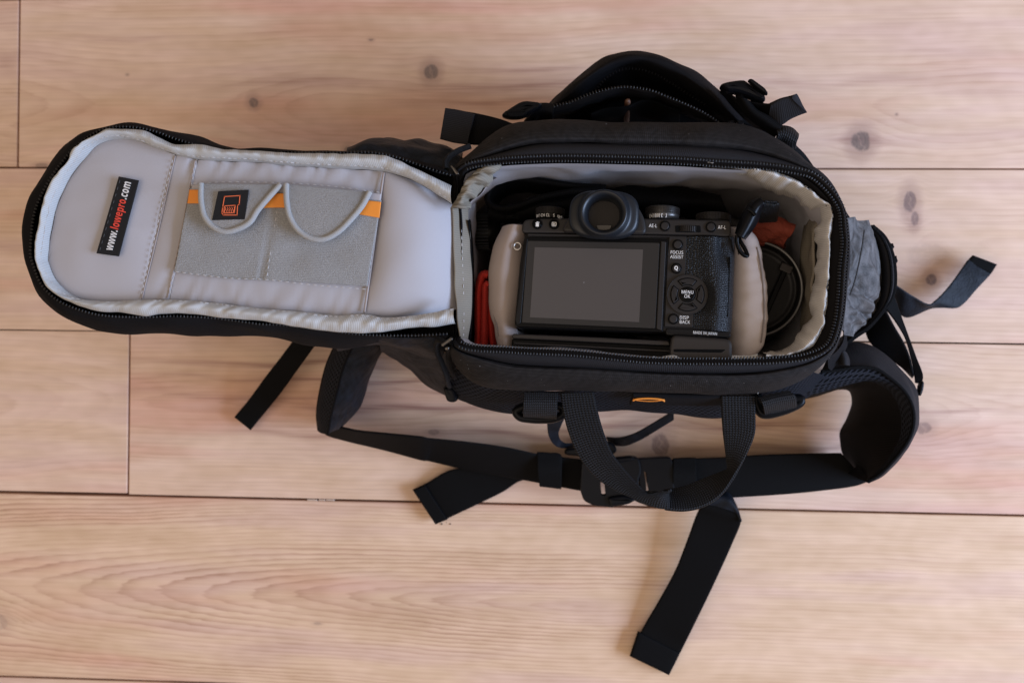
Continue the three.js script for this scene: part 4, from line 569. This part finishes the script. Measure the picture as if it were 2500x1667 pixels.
{ // lens with pinch cap
  const c = at(1842, 705, 0.142), g = thing('camera_lens', 'black lens standing upright with its lens cap on, right of the divider', 'lens', V(c.x, 0.018, c.z));
  const put = (name, geo, m, parent = g) => part(name, geo.scale(0.92, 1, 0.92).translate(c.x, 0.142, c.z), m, parent), pr = (a) => a.map(([x, y]) => new THREE.Vector2(x, y));
  put('lens_barrel', new THREE.LatheGeometry(pr([[0.026, -0.1], [0.0305, -0.098], [0.0305, -0.03], [0.0325, -0.028], [0.0335, -0.006], [0.0335, -0.001], [0.033, 0], [0.0312, 0.0], [0.0308, -0.0022], [0.0295, -0.0024]]), 72), MT.camBody);
  put('filter_ring', new THREE.LatheGeometry(pr([[0.0312, 0.0003], [0.0322, 0.0012], [0.0330, 0.0003]]), 72), MT.silver);
  const cap = put('lens_cap', new THREE.LatheGeometry(pr([[0, -0.0012], [0.024, -0.0012], [0.0262, -0.0006], [0.027, 0.0006], [0.0285, 0.0008], [0.0293, -0.0002], [0.0300, -0.002]]), 72), MT.camBody);
  const a = F(0.143, 1090, 775)[0], b = F(0.143, 905, 1190)[0], d = b.clone().sub(a).setY(0), ang = Math.atan2(d.z, d.x), bar = new RoundedBoxGeometry(d.length(), 0.003, 0.0038, 3, 0.0009).rotateY(-ang).translate((a.x + b.x) / 2 - c.x, 0.0012, (a.z + b.z) / 2 - c.z);
  put('cap_grip', bar, MT.gloss, cap);
  const a2 = a.clone().lerp(b, 0.03); put('cap_latch', new RoundedBoxGeometry(0.0056, 0.002, 0.0085, 3, 0.0008).rotateY(-ang).translate(a2.x - c.x, 0.0019, a2.z - c.z), MT.rail, cap);
}
{ const g = thing('cloth_pouch', 'rust red crumpled cloth behind the capped lens', 'cloth', V(0.115, 0.018, -0.075));
  part('cloth', sheet(grid([F(0.135, 760, 430, 900, 410, 1040, 420, 1130, 470), F(0.15, 770, 490, 900, 480, 1030, 500, 1120, 520), F(0.145, 800, 560, 900, 560, 1000, 590, 1060, 610), F(0.10, 840, 620, 920, 640, 1000, 640, 1060, 620)], 40, 8), { thick: 0.002, disp: (u, v) => 0.004 * n2(u * 50, v * 60) }), MT.rust, g); }
{ const g = thing('knurled_barrel', 'dark ribbed barrel lying in the left compartment under the camera strap', 'barrel', V(-0.045, 0.1, -0.075)), a = E(0.115, 195, 510)[0], b = E(0.115, 440, 505)[0], d = b.clone().sub(a), L2 = d.length(), geo = [];
  const rot = new THREE.Matrix4().makeRotationFromQuaternion(new THREE.Quaternion().setFromUnitVectors(V(0, 1, 0), d.clone().normalize()));
  part('barrel', new THREE.LatheGeometry([[0, 0], [0.010, 0], [0.0115, 0.001], [0.0115, L2 * 0.66], [0.0105, L2 * 0.7], [0.0105, L2], [0, L2]].map(([x, y]) => new THREE.Vector2(x, y)), 36).applyMatrix4(rot).translate(a.x, a.y - 0.01, a.z), MT.camBody, g);
  for (let i = 0; i < 30; i++) { const t = i / 30 * 2 * Math.PI; geo.push(new THREE.BoxGeometry(0.0009, L2 * 0.6, 0.0009).translate(0.0118 * Math.cos(t), L2 * 0.33, 0.0118 * Math.sin(t))); }
  part('grip_ribs', merge(geo).applyMatrix4(rot).translate(a.x, a.y - 0.01, a.z), MT.rubber, g, { stuff: true }); }
{ const g = thing('pencil', 'brown pencil end standing in the open front pocket', 'pencil', V(0.03, 0.06, -0.16)), a = C(0.138, 1853, 575)[0], b = C(0.09, 1842, 760)[0];
  const dir = b.clone().sub(a), geo = new THREE.LatheGeometry([[0, 0], [0.0014, 0], [0.0019, 0.0006], [0.0019, dir.length()], [0, dir.length()]].map(([x, y]) => new THREE.Vector2(x, y)), 16).applyQuaternion(new THREE.Quaternion().setFromUnitVectors(V(0, 1, 0), dir.clone().normalize())).translate(a.x, a.y, a.z);
  part('pencil_shaft', geo, MT.brown, g); part('pencil_tip', ell(0.0016, 0.0014, 0.0016, 12, 8).translate(a.x, a.y + 0.0002, a.z), mat([0.13, 0.065, 0.04], 0.4), g); }
{ const g = thing('crumbs', 'dark crumbs on the boards below the short black strap end', 'crumbs'); g.userData.kind = 'stuff'; delete g.userData.category; delete g.userData.label;
  const list = [[1078, 1279, 2.0], [1099, 1279, 1.6], [1090, 1276, 0.8]].map(([x, y, r]) => { const p = at(x, y, 0.0004); return new THREE.IcosahedronGeometry(r / 3000, 0).scale(1.3, 0.8, 1).rotateY(r * 3).translate(p.x, p.y, p.z); });
  part('crumb', merge(list), mat([0.06, 0.04, 0.03], 0.9), g); }

// ------------------------------------------------------------------ the camera, lying lens-down in the bag
const cam = thing('digital_camera', 'black mirrorless camera lying lens down between the dividers, its screen facing up', 'camera', V(0.01204, 0.17761, -0.03431));
cam.rotation.set(R(-3.616), R(-2.155), R(3.542), 'YXZ'); cam.userData.local = true; cam.updateMatrixWorld(true);
const toLocal = cam.matrixWorld.clone().invert(), eyeL = V(0, EYE, 0).applyMatrix4(toLocal);
const place = (x, y, h) => { const d = ray(x, y).transformDirection(toLocal); return eyeL.clone().addScaledVector(d, (h - eyeL.y) / d.y); };   // on a plane h above the screen
const viewL = (ox, oy, k) => (h, ...c) => { const o = []; for (let i = 0; i < c.length; i += 2) o.push(place(ox + c[i] / k, oy + c[i + 1] / k, h)); return o; };
const s_ = viewL(0, 0, 1), e_ = viewL(1080, 400, 3.137), f_ = viewL(1580, 400, 3.137), g_ = viewL(1200, 440, 4.704), h_ = viewL(1560, 560, 5.226);
const cp = (name, geo, m, parent = cam, o = {}) => part(name, geo, m, parent, o);
const body = cp('camera_body', plate(s_(-0.0005, 1282, 560, 1600, 566, 1690, 570, 1792, 574, 1790, 719, 1785, 815, 1600, 812, 1254, 800, 1268, 640), -0.0015, 0.034, { r: 0.004, bevel: 0.0025 }), MT.camBody);
const top = cp('top_plate', plate(e_(0, 622, 425, 790, 415, 930, 415, 1100, 418, 1560, 418, 1900, 424, 2212, 432, 2216, 556, 1900, 545, 1500, 538, 1000, 532, 600, 527), -0.0002, 0.030, { r: 0.003, bevel: 0.0012 }), MT.camTop);
cp('top_ridge', plate(e_(0, 655, 536, 1560, 548, 1870, 556, 1870, 562, 655, 550), 0.0004, 0.003, { r: 0.0004, bevel: 0.0003 }), MT.camTop);
cp('viewfinder_hump', plate(e_(0, 965, 420, 1040, 300, 1110, 230, 1380, 225, 1480, 300, 1550, 420, 1565, 545, 920, 530, 930, 470), 0.003, 0.032, { r: 0.004, bevel: 0.002 }), MT.camTop);
{ // rubber eyecup: a soft-cornered funnel round the eyepiece
  const c = e_(0.012, 1236, 375)[0], loop = (rx, rz, h, pw, dx = 0, dz = 0) => Array.from({ length: 73 }, (_, i) => { const a = i / 72 * 2 * Math.PI, cx = Math.cos(a), sz = Math.sin(a); return V(c.x + dx + rx * Math.sign(cx) * Math.pow(Math.abs(cx), pw), h, c.z + dz + rz * Math.sign(sz) * Math.pow(Math.abs(sz), pw)); });
  const mm = 0.001, cup = cp('eyecup', sheet(grid([loop(17.5 * mm, 12.5 * mm, 0.002, 0.7), loop(20.2 * mm, 14.2 * mm, 0.004, 0.66), loop(20.6 * mm, 14.4 * mm, 0.0065, 0.68), loop(19.4 * mm, 14.0 * mm, 0.0085, 0.74), loop(15.6 * mm, 14.0 * mm, 0.0098, 0.9), loop(14.3 * mm, 13.9 * mm, 0.0122, 1), loop(12.9 * mm, 12.6 * mm, 0.0138, 1), loop(11.0 * mm, 10.9 * mm, 0.0125, 1), loop(9.6 * mm, 9.4 * mm, 0.0085, 0.95), loop(9.2 * mm, 8.8 * mm, 0.004, 0.85), loop(8.9 * mm, 8.4 * mm, 0.0012, 0.85)], 0, 4, { sampled: true }), { closed: true }), MT.rubber);
  cp('eyepiece_glass', plate(loop(9.4 * mm, 9 * mm, 0, 0.7).slice(0, -1), 0.0022, 0.002, { r: 0, bevel: 0 }), MT.hollow, cup);
  cp('eyepiece_frame', plate(e_(0.0035, 1150, 250, 1330, 250, 1330, 290, 1150, 290), 0.0036, 0.001, { r: 0.0005, bevel: 0.0002 }), MT.camTop, cup);
  cp('eyepiece_frame', plate(e_(0.004, 1180, 470, 1300, 470, 1280, 525, 1200, 525), 0.0048, 0.003, { r: 0.001, bevel: 0.0003 }), MT.silver, cup);
}
// dials: the axis runs towards the camera's top (-z)
function dial(x, y, r, len0, len1, nKnurl, bandMat, depth) {
  const c = s_(0, x, y)[0], lie = (g) => g.rotateX(-Math.PI / 2).translate(c.x, depth, c.z);
  const d = cp('dial', lie(new THREE.LatheGeometry([[0, 0], [r * 0.97, 0], [r * 0.97, len0], [r * 0.92, len0 + 0.0002], [r * 0.96, len0 + 0.0004], [r * 0.96, len0 + len1 - 0.0006], [r * 0.9, len0 + len1], [0, len0 + len1]].map(([a, b]) => new THREE.Vector2(a, b)), 56)), bandMat);
  const list = [];
  for (let i = 0; i < nKnurl; i++) { const t = i / nKnurl * 2 * Math.PI; for (let j = 0; j < 4; j++) list.push(new THREE.BoxGeometry(0.0007, len1 * 0.17, r * 1.1 * Math.PI / nKnurl).translate(r * 0.97, len0 + len1 * (0.16 + j * 0.22), 0).rotateY(t)); }
  cp('dial_knurling', lie(merge(list)), MT.camTop, d, { stuff: true });
  return { c, d };
}
const dl = dial(1339, 531, 0.0088, 0.0032, 0.0044, 60, MT.camBody, -0.0105), dm = dial(1619, 531, 0.0104, 0.0034, 0.0046, 72, MT.silver, -0.0115), de = dial(1746, 537, 0.0103, 0.0012, 0.0045, 72, MT.camBody, -0.012);
// printed lettering: letters stand on the face they are printed on
const say = (s, x, y, size, h, parent = body, f = font, w = 1, m = MT.print, turn = 0) => { const c = s_(h, x, y)[0]; return cp('printed_lettering', letters(s, size, f).scale(w, 1, 1).rotateY(turn).translate(c.x, h, c.z), m, parent); };
function dialText(d, r, depth, z, items, size) {                          // lettering wrapped round a dial's lower band
  const list = [];
  for (const [s, a] of items) list.push(letters(s, size, fontThin, 0.00008).scale(0.9, 1, 1).rotateX(Math.PI / 2).rotateX(-Math.PI / 2).translate(0, r, 0).applyMatrix4(new THREE.Matrix4().makeRotationZ(-a)).translate(d.c.x, depth, z));
  return cp('printed_lettering', merge(list), MT.print, d.d);
}
dialText(dl, 0.0088 * 0.971, -0.0105, dl.c.z - 0.0017, [['BKT', -0.92], ['CH', -0.46], ['CL', -0.06], ['S', 0.36], ['\u25A1'.length ? 'D' : '', 0.80]].slice(0, 4), 0.0018);
{ const z = dl.c.z - 0.0017, wrap = (g, a) => g.translate(0, 0.0088 * 0.972, 0).applyMatrix4(new THREE.Matrix4().makeRotationZ(-a)).translate(dl.c.x, -0.0105, z);
  const fr = (w) => merge([new THREE.BoxGeometry(w, 0.0001, 0.0003).translate(0, 0, -w / 2.4), new THREE.BoxGeometry(w, 0.0001, 0.0003).translate(0, 0, w / 2.4), new THREE.BoxGeometry(0.0003, 0.0001, w * 0.9).translate(-w / 2, 0, 0), new THREE.BoxGeometry(0.0003, 0.0001, w * 0.9).translate(w / 2, 0, 0)]);
  cp('printed_symbol', merge([wrap(fr(0.0015), 0.75), wrap(fr(0.0015).translate(0.0006, 0, 0.0005), 0.75), wrap(new THREE.BoxGeometry(0.001, 0.0001, 0.0013), 1.06), wrap(new THREE.BoxGeometry(0.0012, 0.0001, 0.0006), 1.25)]), MT.print, dl.d);
  const zm = dm.c.z - 0.0016, wm = (g, a) => g.translate(0, 0.0104 * 0.972, 0).applyMatrix4(new THREE.Matrix4().makeRotationZ(-a)).translate(dm.c.x, -0.0115, zm);
  const brackets = (w) => { const q = []; for (const s of [-1, 1]) { q.push(new THREE.BoxGeometry(0.00026, 0.0001, 0.0021).translate(s * w, 0, 0)); for (const t of [-1, 1]) q.push(new THREE.BoxGeometry(0.0006, 0.0001, 0.00026).translate(s * (w - 0.00022), 0, t * 0.00095)); } return merge(q); };
  const flat = (r0, r1) => new THREE.RingGeometry(r0, r1, 20).rotateX(-Math.PI / 2);
  cp('printed_symbol', merge([wm(brackets(0.0013), -0.72), wm(brackets(0.0014), -0.34), wm(brackets(0.0014), 0.06), wm(flat(0.0003, 0.0006), -0.72), wm(flat(0.0007, 0.00095), -0.34), wm(flat(0, 0.0003), -0.34)]), MT.print, dm.d); }
// round buttons with dark wells
function button(x, y, r, parent = body, h = -0.0012, m = MT.camTop) {
  const c = s_(h, x, y)[0], b = cp('button', disc(r, 0.0013, 0.0005).translate(c.x, h, c.z), m, parent);
  cp('button_well', ringShape(r * 1.03, r * 1.32, 0.0009, 0.0002).translate(c.x, h, c.z), MT.gloss, b); return b;
}
const bt = button(1312, 547, 0.0024, top, -0.0004, MT.gloss), bp = button(1353, 547.6, 0.0024, top, -0.0004, MT.gloss);
{ const c = s_(0.001, 1312, 547.4)[0], bx = (w, d, x, z, a = 0) => new THREE.BoxGeometry(w, 0.0001, d).rotateY(a).translate(c.x + x, 0.00096, c.z + z);
  cp('printed_symbol', merge([bx(0.0018, 0.0019, 0, 0.0004), bx(0.0024, 0.0004, 0, -0.0009, 0.2), bx(0.0009, 0.0004, -0.0001, -0.0014, 0.2)]), MT.print, bt);
  const k = s_(0.001, 1353, 547)[0], by = (w, d, x, z) => new THREE.BoxGeometry(w, 0.0001, d).translate(k.x + x, 0.00096, k.z + z), tri = new THREE.Shape([new THREE.Vector2(-0.0005, -0.0005), new THREE.Vector2(0.0006, 0), new THREE.Vector2(-0.0005, 0.0005)]);
  cp('printed_symbol', merge([by(0.0026, 0.00035, 0, -0.0010), by(0.0026, 0.00035, 0, 0.0007), by(0.00035, 0.002, -0.0012, -0.0001), by(0.00035, 0.002, 0.0012, -0.0001), by(0.0024, 0.0002, 0, 0.0012), new THREE.ExtrudeGeometry(tri, { depth: 0.0001, bevelEnabled: false }).rotateX(-Math.PI / 2).translate(k.x, 0.0009, k.z - 0.0001)]), MT.print, bp); }
button(1623.5, 552, 0.0024, top, -0.0004); button(1736, 554.6, 0.0024, top, -0.0004);
say('AE-L', 1594.5, 552, 0.0020, -0.0002, top, fontThin, 0.88); say('AF-L', 1763, 556, 0.0020, -0.0002, top, fontThin, 0.88);
{ // command dial in its slot
  cp('dial_slot', plate(f_(0, 215, 472, 410, 472, 414, 524, 218, 524), 0.0000, 0.004, { r: 0.0008, bevel: 0.0002 }), MT.hollow, top);
  const c = f_(0, 315, 498)[0], q = [], w = cp('command_dial', new THREE.CylinderGeometry(0.0064, 0.0064, 0.0032, 40).rotateX(Math.PI / 2).translate(c.x, -0.0050, c.z), MT.camBody, top);
  for (let i = 0; i < 34; i++) q.push(new THREE.BoxGeometry(0.0006, 0.0006, 0.0033).translate(0, 0.0065, 0).applyMatrix4(new THREE.Matrix4().makeRotationZ(i / 34 * 2 * Math.PI)));
  cp('dial_ribs', merge(q).translate(c.x, -0.0050, c.z), MT.camTop, w, { stuff: true });
}
// screen
const scr = cp('screen_panel', plate(e_(0, 640, 562, 1200, 566, 1725, 577, 1732, 590, 1690, 1290, 1600, 1285, 562, 1245), 0.0001, 0.006, { r: 0.001, bevel: 0.0005 }), MT.gloss);
cp('screen_bevel', plate(e_(0, 1676, 592, 1716, 598, 1682, 1278, 1640, 1262), 0.0007, 0.002, { r: 0.0006, bevel: 0.0005 }), MT.camTop, scr);
cp('screen_glass', plate(e_(0, 655, 590, 1664, 606, 1630, 1260, 610, 1215), 0.0006, 0.002, { r: 0.0008, bevel: 0.0002 }), MT.screen, scr);
cp('display', plate(e_(0, 708, 640, 1538, 657, 1508, 1212, 672, 1175), 0.00066, 0.0008, { r: 0, bevel: 0 }), MT.display, scr);
{ const c = e_(0.0008, 1084, 908)[0]; cp('dust', ell(0.00022, 0.00008, 0.00016).translate(c.x, 0.0008, c.z), MT.print, scr, { stuff: true }); }
cp('screen_hinge', plate(e_(0, 645, 575, 655, 575, 600, 1220, 572, 1235, 560, 1200), 0.0009, 0.003, { r: 0.0006, bevel: 0.0004 }), MT.camBody, scr);
// right-hand controls
cp('control_panel', plate(h_(0, 392, 84, 612, 90, 606, 300, 592, 600, 860, 830, 700, 1070, 690, 1245, 330, 1236, 350, 800, 372, 300), -0.0005, 0.003, { r: 0.0005, bevel: 0.0003 }), MT.camTop);
const grip = cp('thumb_grip', sheet(grid([h_(-0.0012, 616, 88, 606, 300, 598, 590, 700, 640, 800, 700, 850, 830, 800, 1000, 700, 1070, 692, 1258), h_(0.0005, 760, 90, 760, 300, 760, 560, 800, 640, 860, 720, 890, 830, 860, 1000, 800, 1100, 800, 1270), h_(0.0042, 960, 88, 960, 300, 970, 560, 980, 640, 990, 740, 1000, 830, 1000, 1000, 1000, 1100, 980, 1290), h_(0.0022, 1110, 88, 1115, 300, 1110, 560, 1100, 640, 1100, 740, 1100, 830, 1090, 1000, 1080, 1100, 1060, 1300), h_(-0.003, 1205, 95, 1208, 300, 1200, 560, 1195, 640, 1192, 740, 1190, 830, 1185, 1000, 1178, 1100, 1165, 1310), h_(-0.02, 1220, 95, 1222, 300, 1215, 560, 1210, 640, 1205, 740, 1200, 830, 1195, 1000, 1190, 1100, 1175, 1310)], 60, 6), { disp: (u, v, p, s, t) => -0.0045 * Math.exp(-Math.pow((s - 0.08) / 0.2, 2) - Math.pow((t - 0.58) / 0.14, 2)) }), MT.leather);
cp('card_door_gap', plate(h_(0, 1160, 350, 1168, 350, 1138, 1118, 1130, 1118), 0.0006, 0.004, { r: 0.0002, bevel: 0 }), MT.hollow, grip);
button(1654.7, 597.7, 0.0024, body, -0.0004); say('FOCUS', 1653, 617, 0.0019, -0.0004, body, fontThin, 0.95); say('ASSIST', 1652.5, 628, 0.0019, -0.0004, body, fontThin, 0.95);
const bq = button(1651.5, 655.3, 0.0024, body, -0.0004); say('Q', 1651.3, 655.3, 0.0023, 0.0009, bq);
button(1644, 778.7, 0.0024, body, -0.0004); say('DISP', 1671, 776, 0.0019, -0.0004, body, fontThin, 0.98); say('BACK', 1672.5, 787, 0.0019, -0.0004, body, fontThin, 0.98);
say('MADE IN JAPAN', 1722, 814, 0.0017, -0.0006, body, fontThin, 0.84, MT.print, R(-1.2));
{
  const c = s_(0, 1678.6, 719.3)[0], pad4 = cp('selector_pad', disc(0.0117, 0.0018, 0.0004, 56).translate(c.x, -0.001, c.z), MT.camTop);
  const sector = (a0, a1, r0, r1, y, th, bev) => { const o = []; for (let i = 0; i <= 12; i++) { const a = lerp(a0, a1, i / 12); o.push(V(r1 * Math.cos(a), 0, r1 * Math.sin(a))); } for (let i = 12; i >= 0; i--) { const a = lerp(a0 + 0.06, a1 - 0.06, i / 12); o.push(V(r0 * Math.cos(a), 0, r0 * Math.sin(a))); } return plate(o, y, th, { r: 0.0003, bevel: bev }).translate(c.x, 0, c.z); };
  for (let k = 0; k < 4; k++) { const a = k * Math.PI / 2 - 0.05; cp('arrow_well', sector(a - 0.63, a + 0.63, 0.0055, 0.0100, 0.00083, 0.0007, 0), MT.hollow, pad4); cp('arrow_button', sector(a - 0.57, a + 0.57, 0.0060, 0.0095, 0.0015, 0.0013, 0.0005), MT.camTop, pad4); }
  cp('ok_well', ringShape(0.0043, 0.0049, 0.0008).translate(c.x, 0.0002, c.z), MT.hollow, pad4);
  cp('ok_button', disc(0.0042, 0.0012, 0.0005).translate(c.x, 0.0004, c.z), MT.gloss, pad4);
  const s1 = letters('MENU', 0.0020, fontThin).scale(0.92, 1, 1).translate(c.x - 0.0001, 0.0016, c.z - 0.0011), s2 = letters('OK', 0.0020, fontThin).scale(0.95, 1, 1).translate(c.x - 0.0001, 0.0016, c.z + 0.0014);
  cp('printed_lettering', merge([s1, s2]), MT.print, pad4);
  cp('pad_rim', new THREE.TorusGeometry(0.0117, 0.00025, 6, 60).rotateX(Math.PI / 2).translate(c.x, 0.0006, c.z), MT.camTop, pad4);
}
// hand grip plate with rails below
cp('bottom_strip', plate(s_(-0.001, 1625, 800, 1700, 803, 1784, 808, 1786, 824, 1700, 822, 1625, 818), -0.0008, 0.02, { r: 0.002, bevel: 0.001 }), MT.camBody);
const gp = cp('grip_plate', plate(s_(0.002, 1640, 818, 1770, 826, 1787, 832, 1788, 905, 1640, 905, 1634, 860), 0.0035, 0.03, { r: 0.003, bevel: 0.0018 }), MT.rail);
cp('grip_groove', plate(s_(0.0036, 1645, 852, 1773, 853, 1762, 861, 1645, 859), 0.0037, 0.002, { r: 0.001, bevel: 0.0002 }), MT.hollow, gp);
cp('plate_rail', plate(e_(0, 535, 1300, 1200, 1328, 1735, 1356, 1750, 1392, 1200, 1368, 530, 1338), 0.0006, 0.012, { r: 0.0015, bevel: 0.0009 }), MT.rail);
cp('plate_base', plate(e_(0, 525, 1330, 1900, 1390, 1900, 1700, 500, 1700), -0.005, 0.02, { r: 0.002, bevel: 0.001 }), MT.gloss);
cp('plate_rail', plate(e_(0, 545, 1362, 1200, 1394, 1890, 1432, 1890, 1448, 1200, 1412, 545, 1378), -0.002, 0.008, { r: 0.0008, bevel: 0.0005 }), MT.rail);
// lens side of the camera, out of sight below
cp('lens_barrel', new THREE.LatheGeometry([[0.026, 0], [0.030, -0.002], [0.030, -0.055], [0.033, -0.057], [0.033, -0.1], [0.0, -0.1]].map(([a, b]) => new THREE.Vector2(a, b)), 48).translate(0.004, -0.035, 0.004), MT.camBody);
// strap lug and ring on the left
{ const c = e_(-0.002, 575, 630)[0]; cp('strap_ring', new THREE.TorusGeometry(0.0021, 0.00055, 8, 30).rotateX(Math.PI / 2).translate(c.x, -0.002, c.z), MT.metal); }
// neck strap: dark padding in the far half of the compartment, a leather tab and the quick clip on the right
{
  const W = (h, ...c) => E(h, ...c).map((p) => p.applyMatrix4(toLocal)), X = (h, ...c) => F(h, ...c).map((p) => p.applyMatrix4(toLocal));
  const oA = W([0.142, 0.150], 1250, 175, 1000, 160, 760, 125, 600, 108, 480, 118, 390, 160, 345, 230, 350, 290, 420, 330, 560, 320, 720, 260, 900, 220, 1000, 205, 1250, 200), oB = oA.map((p) => V(p.x + 0.001, p.y - 0.036, p.z));
  const ns = cp('neck_strap', sheet(grid([oA, oB], 90, 5), { thick: 0.004, flip: false }), MT.belt);
  cp('strap_pad', sheet(grid([W(0.125, 350, 300, 500, 350, 720, 260, 950, 220, 1300, 190, 1700, 190, 2100, 240), W(0.138, 350, 360, 500, 400, 720, 330, 950, 300, 1300, 280, 1700, 280, 2150, 300), W(0.12, 400, 430, 520, 450, 650, 440, 900, 430, 1300, 420, 1700, 400, 2200, 400)], 60, 5), { thick: 0.004, disp: (u, v) => 0.002 * n2(u * 25, v * 30) }), MT.belt, ns);
  cp('leather_tab', sheet(grid([X([0.180, 0.180], 862, 292, 920, 302, 980, 308, 1008, 300, 990, 288, 900, 284), X([0.160, 0.160], 858, 450, 910, 446, 970, 442, 990, 440, 980, 420, 900, 420)], 30, 6), { thick: 0.0016, flip: false }), MT.leather, ns);
  const clip = cp('strap_clip', sheet(grid([X([0.178, 0.181], 695, 540, 720, 455, 770, 350, 820, 290, 870, 276), X([0.185, 0.187], 710, 560, 755, 480, 810, 370, 850, 310, 890, 284), X([0.178, 0.179], 735, 570, 790, 500, 835, 430, 850, 350, 890, 290)], 30, 5), { thick: 0.004 }), MT.plastic, ns);
  cp('clip_band', tube(X(0.189, 770, 345, 800, 360, 830, 395), 0.0012, 20), MT.gloss, clip);
  cp('clip_cord', tube(X([0.182, 0.176], 690, 545, 690, 600, 710, 660, 745, 700, 770, 705, 750, 650, 715, 590, 700, 550), 0.0012, 50), MT.gloss, clip);
  cp('strap_lug', plate(X(0.16, 672, 690, 690, 660, 695, 700, 684, 728), place(1795, 630, 0).y - 0.004, 0.006, { r: 0.0012, bevel: 0.0008 }), MT.plastic);
}
scene.traverse((o) => { if (o.isMesh) { o.castShadow = true; o.receiveShadow = true; } });
{ const seen2 = new Map(); scene.children.forEach((t) => t.traverse((o) => { if (!o.isMesh) return; const k = o.name; const n = seen2.get(k) ?? 0; seen2.set(k, n + 1); if (n) o.name = `${k}_${String(n).padStart(3, '0')}`; })); }
renderer.render(scene, camera);
